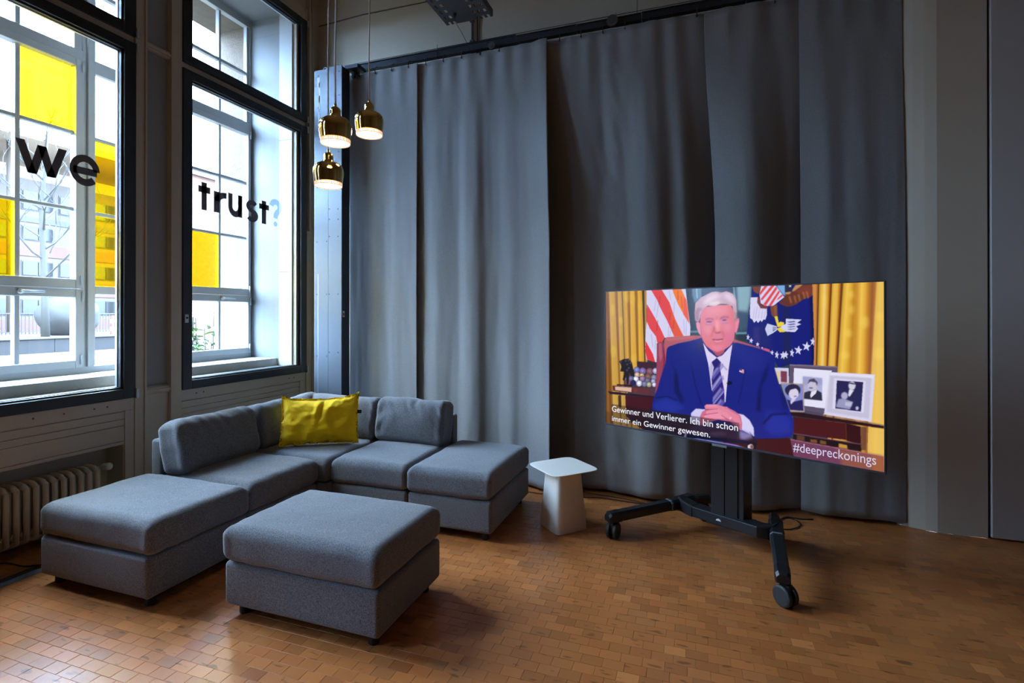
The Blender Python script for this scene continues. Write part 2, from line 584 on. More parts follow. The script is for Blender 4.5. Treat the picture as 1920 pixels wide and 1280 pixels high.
# ---- back wall, right wall, rear wall, ceiling
wb = struct('wall_back')
MB().box(-5.02, 1.36, 4.75, 5.05, 0, 6.2).build('wall_surface', M['cream'], wb)
cov = [(1.36, 4.75), (1.36, 4.46), (1.385, 4.425), (1.42, 4.40), (1.47, 4.375), (1.53, 4.352), (1.594, 4.335), (1.872, 4.333), (1.872, 4.75)]
b = MB()
b.add([(x, y, 0) for x, y in cov] + [(x, y, 6.2) for x, y in cov],
      [(i, i + 1, i + 1 + len(cov), i + len(cov)) for i in range(len(cov) - 1)])
b.build('pilaster', M['cream'], wb)
MB().box(1.872, 1.888, 4.352, 4.75, 0, 6.2).build('shadow_gap', M['black'], wb)
d1 = struct('door_1')
MB().box(1.888, 3.05, 4.318, 4.368, .012, 6.2).build('door_leaf', M['grey_panel'], d1, bevel=.003)
MB().box(1.872, 6.7, 4.40, 5.05, 0, 6.2).build('wall_surface', M['cream'], wb)
# seams of the plaster above the curtain
b = MB()
b.tube([(-3.93, 4.747, 4.712), (-3.36, 4.747, 4.735), (-2.645, 4.747, 4.722), (-1.6, 4.747, 4.73)], .006, 6)
b.build('plaster_crack', M['lintel'], wb)
wr = struct('wall_right')
MB().box(6.5, 6.7, -7.6, 5.05, 0, 6.2).build('wall_surface', M['cream'], wr)
wq = struct('wall_rear')
MB().box(-5.02, 6.7, -7.8, -7.6, 0, 6.2).build('wall_surface', M['cream'], wq)
ce = struct('ceiling')
MB().box(-5.02, 6.7, -7.8, 5.05, 6.2, 6.4).build('ceiling_slab', M['cream'], ce)

# ---- left wall with the deep window niche
XL = -3.95
wl = struct('wall_left')
b = MB()
b.box(-5.02, XL, 4.42, 4.75, 0, 6.2)                  # right of the niche
b.box(-5.02, XL, 1.06, 1.40, .95, 6.2)                # left of the niche
b.box(-5.02, XL, 1.40, 4.42, 4.70, 6.2)               # above
b.box(-5.02, -4.12, .80, 4.42, 0, .95)                # below the sill
b.box(-4.12, XL, 2.66, 4.42, 0, .95)
b.box(-4.12, XL, 1.06, 2.66, .557, .95)
b.box(-5.02, XL, .80, 1.06, 0, 6.2)
y = .80
for a, c in OTHER:
    b.box(-4.35, XL, c, y, 0, 6.2)
    b.box(-4.35, XL, a, c, 0, .95).box(-4.35, XL, a, c, 4.6, 6.2)
    y = a
b.box(-4.35, XL, -7.6, y, 0, 6.2)
b.build('wall_surface', M['cream'], wl)
b = MB()
b.box(-5.02, -4.615, 4.375, 4.42, .98, 4.70).box(-5.02, -4.615, 1.40, 1.445, .98, 4.70)
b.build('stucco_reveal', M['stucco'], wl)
MB().box(-5.02, -4.615, 1.445, 4.375, 4.625, 4.70).build('concrete_lintel', M['lintel'], wl)
MB().box(-5.06, -4.615, 1.40, 4.42, .95, 1.03).build('outer_sill', M['stone_sill'], wl, bevel=.01)
MB().box(-4.60, -4.20, 1.40, 4.419, .95, 1.036).build('stone_sill', M['stone_sill'], wl, bevel=.012)
MB().box(-4.20, XL + .002, 1.40, 4.419, .944, .956).build('sill_board', M['plaster'], wl)
b = MB()
b.box(-4.60, -4.165, 4.408, 4.4205, 1.03, 4.70)
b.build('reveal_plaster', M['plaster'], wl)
b = MB()
for z0, z1 in ((.957, 1.95), (1.954, 3.35), (3.354, 4.70)):
    b.box(-4.160, -3.992, 4.402, 4.4205, z0, z1)
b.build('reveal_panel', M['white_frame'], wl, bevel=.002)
b = MB()
b.box(-4.60, -3.992, 1.40, 4.419, 4.692, 4.703)
b.build('reveal_soffit', M['plaster'], wl)
# other window frames further down the room
for a, c in OTHER:
    b = MB()
    b.frame_x(-4.12, -4.04, a, c, .95, 4.6, .09)
    k = (a + c) / 2
    b.box(-4.12, -4.04, k - .06, k + .06, .95, 4.6).box(-4.12, -4.04, a, c, 3.48, 3.58)
    for q in (a + (c - a) * .25, a + (c - a) * .75): b.box(-4.11, -4.06, q - .02, q + .02, .95, 4.6)
    for z in (1.7, 2.32, 2.92, 4.1): b.box(-4.11, -4.06, a, c, z - .02, z + .02)
    b.build('window_lattice', M['dark_frame'], wl)

# ---- cream posts, rails and aprons around the inner windows
def cream(name, x0, x1, y0, y1, z0, z1, bev=.004, mt='trim'):
    return MB().box(x0, x1, y0, y1, z0, z1).build(name, M[mt], wl, bevel=bev)
cream('post', -4.06, -3.925, 2.729, 2.812, 0, 4.80)
cream('post', -4.06, -3.925, 3.004, 3.104, 0, 4.80)
cream('post', -4.02, -3.925, 4.543, 4.625, 0, 4.80)
cream('post', -4.02, -3.925, 1.215, 1.30, 0, 4.80)
cream('post_bead', -3.93, -3.915, 2.796, 2.812, 0, 4.80, .003)
cream('post_bead', -3.93, -3.915, 3.004, 3.020, 0, 4.80, .003)
for z0, z1 in ((.02, .890), (.935, 3.535), (3.585, 4.8)):
    cream('felt_panel', -4.05, -3.962, 2.812, 3.004, z0, z1, 0, 'felt')
for z in (.912, 3.56):
    cream('cross_rail', -4.0, -3.93, 2.812, 3.004, z - .026, z + .026)
    cream('cross_rail', -3.94, -3.92, 2.812, 3.004, z - .010, z + .010, .002)
for y0, y1 in ((1.30, 2.729), (3.104, 4.543)):
    cream('transom', -4.02, -3.938, y0, y1, 3.515, 3.572)
    cream('head_rail', -4.02, -3.93, y0, y1, 4.655, 4.80)
    cream('bottom_rail', -4.0, -3.932, y0, y1, .795, .890)
for (y0, y1), zz in (((1.30, 2.664), ((.735, .787), (.688, .731), (.575, .684), (.548, .571))), ((3.104, 4.46), ((.735, .787), (.688, .731), (.36, .684), (.02, .356)))):
    for z0, z1 in zz:
        cream('apron_board', -3.99, -3.940, y0, y1, z0, z1, .003)
cream('apron_stile', -4.0, -3.932, 2.664, 2.729, 0, .795)
cream('apron_stile', -4.0, -3.932, 4.46, 4.543, 0, .795)
b = MB()
for y0 in (2.10, 2.27, 2.455, 2.54, 3.24, 3.31, 4.30, 4.37):
    b.tube([(-3.934, y0, .842), (-3.9305, y0, .842)], .0065, 10)
b.build('screw_cap', M['lintel'], wl)
cream('cable_trunking', -3.95, -3.90, 4.56, 4.585, 2.40, 6.2, .003)
cream('corner_strip', -3.952, -3.935, 4.64, 4.75, 0, 6.2, .002)

# ---- inner casement windows
letter_jobs = []
def casement(root, y0, y1, z0, z1, hinge):
    b = MB()
    b.frame_x(-4.0, -3.915, y0, y1, z0, z1, .086, .074)
    fr = b.build('casement_frame', M['dark_frame'], root, bevel=.006)
    b = MB()
    b.frame_x(-3.985, -3.935, y0 + .084, y1 - .084, z0 + .072, z1 - .072, .014)
    b.build('glazing_bead', M['bead'], fr)
    b = MB()
    b.frame_x(-3.984, -3.966, y0 + .096, y1 - .096, z0 + .084, z1 - .084, .007)
    b.build('glass_spacer', M['spacer'], fr)
    MB().box(-3.972, -3.966, y0 + .090, y1 - .090, z0 + .078, z1 - .078).build('glass_pane', M['glass'], fr)
    b = MB()
    for z in (z0 + .03, z1 - .03):
        b.box(-3.93, -3.902, y1 - .004, y1 + .016, z - .035, z + .035)
    b.build('hinge', M['spacer'], fr, bevel=.003)
    return fr
WIN = {}
for n, (y0, y1) in ((1, (1.30, 2.729)), (2, (3.104, 4.543))):
    w = struct('window_%d' % n)
    lo = casement(w, y0, y1, .883, 3.518, 1)
    up = casement(w, y0, y1, 3.568, 4.66, 1)
    WIN[n] = lo
b = MB()
b.lathe([(0, -.006), (.014, -.006), (.014, 0), (0, 0)], n=16)
q = MB(); q.rbox(.034, .012, .070, .0058, n=(3, 1, 3)); q.xform(Matrix.Translation((-3.912, 3.135, 1.467)) @ Matrix.Rotation(PI / 2, 4, 'Z'))
q.build('lock_plate', M['spacer'], WIN[2], smooth=True)
q = MB(); q.tube([(-3.9075, 3.135, 1.473), (-3.904, 3.135, 1.473)], .009, 12)
q.build('keyhole', M['black'], WIN[2])

# ---- outer white window
w3 = struct('window_3')
XO0, XO1 = -4.61, -4.545
b = MB()
def bar(y0, y1, z0, z1, x0=XO0, x1=XO1): b.box(x0, x1, y0, y1, z0, z1)
bar(1.43, 1.50, 1.03, 4.68); bar(4.385, 4.42, 1.03, 4.70)
bar(1.50, 4.385, 1.030, 1.088); bar(1.50, 4.385, 4.616, 4.70)
bar(1.83, 1.925, 1.088, 4.616); bar(2.752, 2.844, 1.088, 4.616); bar(3.52, 3.612, 1.088, 4.616)
bar(1.925, 2.752, 3.500, 3.580); bar(3.612, 4.385, 3.500, 3.580)
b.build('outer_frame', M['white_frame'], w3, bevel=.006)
b = MB()
b.box(-4.545, -4.520, 2.775, 2.822, 1.088, 4.616).box(-4.545, -4.520, 3.543, 3.59, 1.088, 4.616)
b.build('cover_strip', M['white_frame'], w3, bevel=.005)
def fixed_light(y0, y1, rows, cols, yellow=(), parent=None):
    """glazing bars and one pane per cell"""
    P = parent or w3
    for i, (a, c) in enumerate(cols):
        for j, (z0, z1) in enumerate(rows):
            yel = (i, j) in yellow
            MB().box(-4.588, -4.583, a - .004, c + .004, z0 - .004, z1 + .004).build(
                'yellow_pane' if yel else 'window_pane', M['yellow_glass' if yel else 'glass'], P)
    for (a, c), (a2, c2) in zip(cols[:-1], cols[1:]):
        g = MB().box(-4.602, -4.556, c, a2, rows[0][0], rows[-1][1])
        g.build('muntin', M['white_frame'], P, bevel=.005)
    for (z0, z1), (z2, z3) in zip(rows[:-1], rows[1:]):
        g = MB()
        for a, c in cols:
            g.box(-4.602, -4.556, a - .001, c + .001, z1, z2)
        g.build('muntin', M['white_frame'], P, bevel=.005)
FR = [(1.102, 1.665), (1.731, 2.300), (2.330, 2.905), (2.932, 3.445), (3.55, 4.09), (4.122, 4.610)]
fixed_light(2.844, 3.52, FR, [(2.850, 3.170), (3.195, 3.514)], {(0, 1), (0, 2)})
fixed_light(1.50, 1.83, FR, [(1.506, 1.824)], {(0, 3)})
def sash(y0, y1, z0, z1, rows, cols, yellow, handle=None):
    g = MB()
    a, c = cols[0][0], cols[-1][1]
    g.box(-4.598, -4.525, y0, a, z0, z1).box(-4.598, -4.525, c, y1, z0, z1)
    g.box(-4.598, -4.525, a, c, z0, rows[0][0]).box(-4.598, -4.525, a, c, rows[-1][1], z1)
    s = g.build('sash', M['white_frame'], w3, bevel=.006)
    fixed_light(y0, y1, rows, cols, yellow, s)
    g = MB()
    g.tube([(-4.515, y1 - .012, z1 - .02), (-4.515, y1 - .012, z1 - .10)], .008, 8)
    g.tube([(-4.515, y1 - .02, z0 + .03), (-4.515, y1 - .02, z0 + .10)], .008, 8)
    g.build('sash_hinge', M['white_frame'], s, smooth=True)
    if handle:
        hy, hz = handle
        g = MB()
        g.tube([(-4.526, hy, hz), (-4.505, hy, hz)], .020, 14)
        g.tube([(-4.515, hy, hz), (-4.495, hy, hz), (-4.488, hy + .02, hz), (-4.488, hy + .13, hz)], .009, 10)
        g.build('sash_handle', M['spacer'], s, smooth=True)
for (y0, y1, cols, yu, yl) in ((1.930, 2.748, [(1.985, 2.321), (2.352, 2.691)], {(0, 1 - 1), (1, 2)}, set()),
                               (3.616, 4.382, [(3.672, 4.004), (4.030, 4.348)], {(0, 0)}, set())):
    sash(y0, y1, 1.082, 1.700, [(1.144, 1.634)], cols, yl, ((cols[0][1] + cols[1][0]) / 2, 1.668))
    sash(y0, y1, 1.704, 3.500, [(1.775, 2.312), (2.337, 2.908), (2.936, 3.440)], cols, yu)
    fixed_light(y0, y1, [(3.585, 4.09), (4.122, 4.610)], [(cols[0][0], cols[0][1]), (cols[1][0], cols[1][1])], set())
    b = MB()
    b.box(-4.60, -4.556, y0, cols[0][0] - .004, 3.58, 4.616).box(-4.60, -4.556, cols[1][1] + .004, y1, 3.58, 4.616)
    b.build('frame_fillet', M['white_frame'], w3, bevel=.004)

# ---- lettering on the panes
def text_mesh(name, body, mat, parent, x, y0, y1, zb, zt, offset, seg=None):
    cu = bpy.data.curves.new(name, 'FONT')
    cu.body = body
    cu.size = 1
    cu.offset = offset
    cu.resolution_u = 5
    t = bpy.data.objects.new(name, cu)
    C.objects.link(t)
    dg = bpy.context.evaluated_depsgraph_get()
    me = bpy.data.meshes.new_from_object(t.evaluated_get(dg))
    bpy.data.objects.remove(t)
    co = np.empty(len(me.vertices) * 3, np.float32)
    me.vertices.foreach_get('co', co)
    co = co.reshape(-1, 3)
    lo, hi = co.min(0), co.max(0)
    me.materials.clear()
    me.materials.append(mat)
    return me, co, lo, hi
def strip(path, w):
    """flat ribbon of width w along a 2-D path"""
    P_ = [Vector((p[0], p[1])) for p in path]
    Lf = []; Rt = []
    for i, p in enumerate(P_):
        d0 = (P_[i] - P_[i - 1]).normalized() if i > 0 else None
        d1 = (P_[i + 1] - P_[i]).normalized() if i < len(P_) - 1 else None
        d0 = d0 or d1; d1 = d1 or d0
        t = (d0 + d1).normalized()
        nn = Vector((-t.y, t.x))
        k = w / 2 / max(.35, nn.dot(Vector((-d0.y, d0.x))))
        Lf.append(p + nn * k); Rt.append(p - nn * k)
    return Lf, Rt
def arc(cx, cy, rx, ry, a0, a1, n=24):
    return [(cx + rx * math.cos(math.radians(a0 + (a1 - a0) * k / n)), cy + ry * math.sin(math.radians(a0 + (a1 - a0) * k / n))) for k in range(n + 1)]
def letter(ch, mat, parent, y0, zb, sc, label=None):
    """geometric sans letter; sc = x-height in metres, strokes in x-height units"""
    W_ = .275 if ch != 'e' else .235
    paths = {
        'w': [],
        'e': [arc(.515, .5, .40, .40, 2, 318, 40), [(.12, .475), (.93, .475)]],
        't': [[(.36, 0), (.36, 1.20)], [(.06, .89), (.68, .89)]],
        'r': [[(.13, 0), (.13, 1.0)], arc(.56, .50, .42, .39, 172, 84, 16)],
        'u': [[(.13, 1.0), (.13, .45)] + arc(.46, .43, .33, .32, 180, 360, 24)[0:] + [(.79, 1.0)], [(.79, 0), (.79, 1.0)]],
        's': [arc(.37, .715, .235, .175, 30, 255, 22) + arc(.37, .29, .245, .185, 82, -150, 24)],
        '?': [arc(.38, .86, .27, .26, 175, -62, 26) + [(.40, .47), (.38, .30)]],
    }[ch]
    b = MB()
    def put(Lf, Rt):
        n = len(Lf)
        b.add([(-3.9645, y0 + p[0] * sc, zb + p[1] * sc) for p in list(Lf) + list(Rt)], [(i, i + 1, n + i + 1, n + i)[::-1] for i in range(n - 1)])
    for p in paths:
        put(*strip(p, W_ if ch != 's' else .215))
    if ch == 'w':
        for (x0, z0, x1, z1) in ((.0, 1, .40, 0), (.40, 0, .72, .94), (.72, .94, 1.04, 0), (1.04, 0, 1.44, 1)):
            hw = .150
            b.add([(-3.9645, y0 + (x + s_) * sc, zb + z * sc) for x, z, s_ in ((x0, z0, -hw), (x0, z0, hw), (x1, z1, hw), (x1, z1, -hw))], [(0, 1, 2, 3)])
    if ch == '?':
        d = arc(.38, .02, .125, .125, 0, 360, 20)[:-1]
        b.add([(-3.9645, y0 + p[0] * sc, zb + p[1] * sc) for p in d], [tuple(range(20))])
    o = b.build('lettering', mat, parent)
    if label: o['label'] = label
    return o
for ch, win, ya, yb_, zb, zt in (('w', 1, 2.021, 2.303, 2.398, 2.600), ('e', 1, 2.319, 2.508, 2.388, 2.602),
                              ('t', 2, 3.284, 3.398, 2.398, 2.635), ('r', 2, 3.435, 3.567, 2.400, 2.592), ('u', 2, 3.585, 3.737, 2.394, 2.602),
                              ('s', 2, 3.783, 3.926, 2.383, 2.588), ('t', 2, 3.939, 4.062, 2.388, 2.612), ('?', 2, 4.066, 4.229, 2.385, 2.661)):
    o = letter(ch, M['letter_reflection' if ch == '?' else 'letter'], WIN[win], 0, 0, 1.0, 'question mark with its pale grey-blue reflection painted in' if ch == '?' else None)
    me = o.data
    c_ = np.empty(len(me.vertices) * 3, np.float32); me.vertices.foreach_get('co', c_); c_ = c_.reshape(-1, 3)
    lo, hi = c_.min(0), c_.max(0)
    c_[:, 1] = ya + (c_[:, 1] - lo[1]) / (hi[1] - lo[1]) * (yb_ - ya)
    c_[:, 2] = zb + (c_[:, 2] - lo[2]) / (hi[2] - lo[2]) * (zt - zb)
    me.vertices.foreach_set('co', c_.ravel()); me.update()

# ================================================================== FURNITURE
def at(x, y, z=0.0): return (x, y, z)
# ---- sofa modules (local: front faces -y)
def legs(t, w, d, s=.07):
    for sx in (-1, 1):
        for sy in (-1, 1):
            MB().lathe([(.024, 0), (.026, .003), (.026, .07)], (sx * (w / 2 - s), sy * (d / 2 - s), 0), 14, cap=True).build('leg', M['leg'], t, local=True, smooth=False)
def module(name, label, cat, x, y, rz, w, d, backs=(), seat_h=.185, seed=0.0, dcut=0.0):
    t = thing(name, label, cat, (x, y, 0), rz, 'grey modular sofa pieces')
    MB().rbox(w - .007, d - .006, .215, .022, (0, 0, .1645), n=(6, 6, 3), nz=.0015, nf=5, seed=seed).build('base', M['sofa'], t, local=True, smooth=True)
    MB().rbox(w - .008, d - dcut + .010, seat_h - .004, .050, (0, -dcut / 2 - .005, .2665 + seat_h / 2), n=(26, 26, 4), bulge=(0.0, .004, .017, 0), nz=.0045, nf=5, seed=seed + 3, corner=.010, ripple=.007).build('seat_cushion', M['sofa'], t, local=True, smooth=True)
    legs(t, w, d)
    return t
def back_panel(t, w, d, side='back'):
    if side == 'back':
        MB().rbox(w - .004, .10, .615, .02, (0, d / 2 - .05, .3575), n=(6, 2, 8)).build('backrest', M['sofa'], t, local=True, smooth=True)
    else:
        MB().rbox(.10, d - .104, .615, .02, (-w / 2 + .05, -.052, .3575), n=(2, 6, 8)).build('backrest', M['sofa'], t, local=True, smooth=True)
def back_cushion(t, cx, cy, w, h, rz, tilt=.20, th=.17, seed=0.0, z0=.437):
    b = MB()
    b.rbox(w, th, h, .056, (0, 0, h / 2), n=(34, 4, 24), bulge=(.0, .036, .004, 0), nz=.009, nf=5.0, seed=seed, corner=.014)
    # creases running in from the piped corners
    out = []
    for p in b.v:
        x, y, z = p
        ex = max(0, abs(x) / (w / 2) - .45) / .55
        k = mnoise.noise(Vector((x * 5 + seed, z * 26 + abs(x) * 34, seed)))
        s = -1 if y < 0 else 1
        ez = max(0, z / h - .55) / .45
        k2 = mnoise.noise(Vector((x * 24 + z * 14 + seed, z * 4, seed + 7)))
        dent = math.exp(-((x - .02 - .25 * (z - h * .6)) / .016) ** 2) * ez
        out.append((x, y + s * (k * .013 * ex * ex * (1 if y < -.02 else 0) + k2 * .012 * ez - .008 * dent), z + .006 * mnoise.noise(Vector((x * 6, seed, 1))) - .005 * dent * ez + .010 * ez * ez * max(0, abs(x) / (w / 2) - .7) / .3))
    b.v = out
    b.xform(Matrix.Translation((cx, cy, z0)) @ Matrix.Rotation(rz, 4, 'Z') @ Matrix.Rotation(-tilt, 4, 'X'))
    return b.build('back_cushion', M['sofa'], t, local=True, smooth=True)
MW, MD = .63, .845
# A: chaise footstool by the radiator (front faces +x), B: seat, C: corner, D: seat, E: end footstool, F: loose pouffe
A = module('sofa_footstool', 'grey upholstered sofa end footstool beside the cast radiator', 'footstool', -3.008, 2.173, PI / 2, MW, MD, seed=1)
Bm = module('sofa_module', 'grey sofa seat module with back cushion below the two windows', 'sofa', -3.008, 2.803, PI / 2, MW, MD, seed=5, dcut=.10)
back_panel(Bm, MW, MD)
back_cushion(Bm, -.005, MD / 2 - .235, .622, .36, 0, .24, .185, seed=2.2)
Cm = module('sofa_corner', 'grey corner sofa module with two back cushions and the yellow pillow', 'sofa', -2.965, 3.555, 0, .93, .865, seed=9)
back_panel(Cm, .93, .865)
back_panel(Cm, .93, .865, 'side')
back_cushion(Cm, -.93 / 2 + .225, -.055, .70, .355, PI / 2, .20, .18, seed=4.1)
back_cushion(Cm, .055, .865 / 2 - .225, .80, .355, 0, .20, .17, seed=6.3)
Dm = module('sofa_module', 'grey sofa seat module with wrinkled back cushion against the curtain', 'sofa', -2.185, 3.572, 0, MW, .84, seed=13, dcut=.10)
back_panel(Dm, MW, .84)
back_cushion(Dm, .004, .84 / 2 - .235, .618, .365, 0, .22, .18, seed=8.8)
E_ = module('sofa_footstool', 'grey upholstered sofa end footstool next to the small white table', 'footstool', -1.5525, 3.572, 0, MW, .84, seed=17)
F_ = module('pouffe', 'loose grey pouffe standing alone in front of the corner sofa', 'footstool', -1.757, 2.272, 0, .90, .61, seed=21)

# ---- yellow pillow
yp = thing('pillow', 'crumpled yellow linen cushion leaning in the corner of the grey sofa', 'pillow', (-2.79, 3.378, .468), math.radians(32.8))
def pillow_mesh(w, h, T):
    b = MB()
    n, m = 64, 44
    def P(i, j, s):
        u = -1 + 2 * i / n; v = -1 + 2 * j / m
        fu = max(0, 1 - (abs(u) / .94) ** 2.6); fv = max(0, 1 - (abs(v) / .91) ** 2.6)
        th = T * (fu ** .55) * (fv ** .55)
        x = u * w / 2 * (1 - .035 * (1 - v * v)); z = v * h / 2 * (1 - .10 * (1 - u * u) * (1 if v > 0 else .55))
        if v > 0: z += .030 * v * max(0, u) ** 4 + .012 * v * max(0, -u) ** 4
        z += .006 * mnoise.noise(Vector((u * 5, v * 2, 4.0))) + .004 * mnoise.noise(Vector((u * 14, 2, v * 3)))
        wr = 0
        wr += .030 * math.exp(-((u + .10 - .10 * v) / .09) ** 2) * max(0, v + .5) * fv
        wr -= .034 * math.exp(-((u + .02 - .14 * v) / .055) ** 2) * max(0, v + .3) * fv
        wr += .022 * math.exp(-((u - .10 - .3 * v) / .08) ** 2) * max(0, v + .2) * fv
        wr += .010 * mnoise.noise(Vector((u * 3.5 + 7, v * 3.5, 1))) * fu * fv + .0045 * mnoise.noise(Vector((u * 8 + 7 + v * 2, v * 8, 1))) + .0015 * mnoise.noise(Vector((u * 20, v * 15, 3)))
        y = s * (th + (wr if s < 0 else 0) * (-1 if False else 1)) + .012 * mnoise.noise(Vector((u * 3, v * 3, 9)))
        return (x, y, z + h / 2)
    f = [[P(i, j, -1) for i in range(n + 1)] for j in range(m + 1)]
    k = [[P(i, j, 1) for i in range(n + 1)][::-1] for j in range(m + 1)]
    b.grid(f)
    b.grid(k)
    return b
pm = pillow_mesh(.60, .385, .075)
pm.xform(Matrix.Rotation(-.30, 4, 'X'))
po = pm.build('cover', M['yellow'], yp, local=True, smooth=True)
bm = bmesh.new(); bm.from_mesh(po.data); bmesh.ops.remove_doubles(bm, verts=bm.verts, dist=.0015); bmesh.ops.recalc_face_normals(bm, faces=bm.faces); bm.to_mesh(po.data); bm.free(); po.data.shade_smooth()
g = MB(); g.box(.285, .318, -.004, .004, .235, .262); g.xform(Matrix.Rotation(-.30, 4, 'X')); g.build('sewn_tag', M['black'], yp, local=True)

# ---- small side table
st = thing('side_table', 'small white powder coated steel side table with square top on tapered hollow foot', 'table', (-.868, 3.602, 0), PI / 4 + .03)
def squircle(s, n=48, p=7.0):
    out = []
    for k in range(n):
        q = 2 * PI * k / n
        c_, s_ = math.cos(q), math.sin(q)
        rr = (abs(c_) ** p + abs(s_) ** p) ** (-1 / p)
        out.append((s * rr * c_, s * rr * s_))
    return out
b = MB()
lv = []
for z, s, p in ((0, .128, 8), (.06, .125, 8), (.15, .118, 8), (.25, .1095, 8), (.33, .103, 8), (.385, .100, 8), (.405, .100, 8), (.414, .104, 8), (.417, .115, 7)):
    lv.append([(x, y_, z) for x, y_ in squircle(s, 64, p)])
vs = [p for l in lv for p in l]; n = 64
b.add(vs, [(i * n + k, i * n + (k + 1) % n, (i + 1) * n + (k + 1) % n, (i + 1) * n + k) for i in range(len(lv) - 1) for k in range(n)])
b.build('foot', M['table'], st, local=True, smooth=True)
b = MB()
lv = []
for z, s in ((.4165, .02), (.4165, .188), (.4175, .1905), (.4205, .1915), (.4225, .190), (.423, .187), (.423, .02)):
    lv.append([(x, y_, z) for x, y_ in squircle(s, 64, 6.5)])
vs = [p for l in lv for p in l]
b.add(vs, [(i * n + k, i * n + (k + 1) % n, (i + 1) * n + (k + 1) % n, (i + 1) * n + k) for i in range(len(lv) - 1) for k in range(n)] + [tuple((len(lv) - 1) * n + k for k in range(n)), tuple(range(n - 1, -1, -1))])
b.build('table_top', M['table'], st, local=True)

# ---- pendant lamps
def pendant(label, x, y, z0, zc=6.2):
    t = thing('pendant_lamp', label, 'lamp', (x, y, z0), 0, 'three brass bell pendant lamps')
    S = 1.0
    prof = [(.0715, .000), (.0735, .012), (.0745, .020), (.0775, .042), (.0805, .062), (.0815, .080), (.0800, .096), (.0745, .111), (.064, .122), (.050, .1295), (.038, .133), (.0295, .136), (.0272, .141), (.0262, .152), (.0262, .168), (.0245, .177), (.019, .184), (.0105, .188), (.0072, .189)]
    b = MB(); b.lathe([(r, z) for r, z in prof[2:]], n=48)
    inner = [(r - .0015, z) for r, z in reversed(prof[2:12])]
    b.build('bell_shade', M['brass'], t, local=True, smooth=True)
    b = MB(); b.lathe([(.0072, .188), (.0072, .203), (.005, .205), (0, .205)], n=16)
    b.build('cord_grip', M['brass'], t, local=True, smooth=True)
    rg = MB()
    for k in range(56):
        q = 2 * PI * k / 56
        r = .0728
        c_, s_ = math.cos(q), math.sin(q)
        rg.obox((r * c_, r * s_, .012), (c_ * .0012, s_ * .0012, 0), (-s_ * .0026, c_ * .0026, 0), (0, 0, .008))
    rg.lathe([(.0715, 0), (.0735, 0), (.0738, .005), (.0718, .005)], n=48)
    rg.build('slotted_ring', M['ring'], t, local=True)
    MB().lathe([(0, .006), (.0705, .006), (.0712, .018), (0, .020)], n=40).build('diffuser', M['bulb'], t, local=True, smooth=False)
    pts = [(0, 0, .205 + (zc - z0 - .205) * k / 14) for k in range(15)]
    pts = [(p[0] + .004 * math.sin(p[2] * 4 + x * 9), p[1] + .003 * math.cos(p[2] * 3 + x * 5), p[2]) if 0 < i < 14 else p for i, p in enumerate(pts)]
    MB().tube(pts, .0036, 8).build('cord', M['cord'], t, local=True, smooth=True)
    MB().lathe([(.05, zc - z0), (.05, zc - z0 - .03), (.012, zc - z0 - .045), (0, zc - z0 - .045)], n=24).build('ceiling_rose', M['white_metal'], t, local=True, smooth=True)
    return t
pendant('brass bell lamp, largest and front one of the three hanging in the corner', -1.722, 2.204, 2.372)
pendant('brass bell lamp hanging rightmost, in front of the grey curtain', -1.747, 2.534, 2.525)
pendant('brass bell lamp hanging lowest of the three, before the steel column', -1.902, 2.375, 2.208)

# ---- television
TA = math.atan2(-.435, .9004)
TW, TH = 1.64, .949
tv = thing('television', 'large flat television showing a man in a blue suit at a desk', 'television', (.154, 3.349, .718), TA)
b = MB()
b.box(-TW / 2, TW / 2, .004, .030, 0, TH)
b.build('housing', M['black_plastic'], tv, local=True, bevel=.003)
MB().rbox(1.30, .045, .62, .018, (0, .05, .42), n=(3, 1, 3)).build('rear_housing', M['black_plastic'], tv, local=True, smooth=True)
b = MB()
bz, bb = .0065, .011
b.box(-TW / 2, TW / 2, -.003, .004, TH - bz, TH).box(-TW / 2, TW / 2, -.003, .004, 0, bb)
b.box(-TW / 2, -TW / 2 + bz, -.003, .004, bb, TH - bz).box(TW / 2 - bz, TW / 2, -.003, .004, bb, TH - bz)
b.build('bezel', M['dark_metal'], tv, local=True, bevel=.0012)
MB().box(-.045, .045, -.004, .012, -.012, .002).build('badge_tab', M['grey_ring'], tv, local=True, bevel=.002)
# picture on the screen: raster of polygons, colours in sRGB
SW, SH = 1200, 676
CAN = np.zeros((SH, SW, 3), np.float32)
def s2l(c):
    c = np.asarray(c, np.float32) / 255.0
    return np.where(c <= 0.04045, c / 12.92, ((c + 0.055) / 1.055) ** 2.4)
def fill_mask(pts):
    xs = np.array(pts[0::2], np.float32); ys = np.array(pts[1::2], np.float32)
    return xs, ys
def inside(xs, ys, pad):
    x0 = max(0, int(xs.min()) - pad); x1 = min(SW, int(xs.max()) + pad + 2)
    y0 = max(0, int(ys.min()) - pad); y1 = min(SH, int(ys.max()) + pad + 2)
    if x1 <= x0 or y1 <= y0:
        return None
    gx = np.arange(x0, x1, dtype=np.float32)[None, :] + .5
    gy = np.arange(y0, y1, dtype=np.float32)[:, None] + .5
    m = np.zeros((y1 - y0, x1 - x0), bool)
    n = len(xs)
    for i in range(n):
        xa, ya, xb, yb = xs[i], ys[i], xs[(i + 1) % n], ys[(i + 1) % n]
        if ya == yb:
            continue
        c = (ya > gy) != (yb > gy)
        m ^= c & (gx < (xb - xa) * (gy - ya) / (yb - ya) + xa)
    return m.astype(np.float32), x0, x1, y0, y1
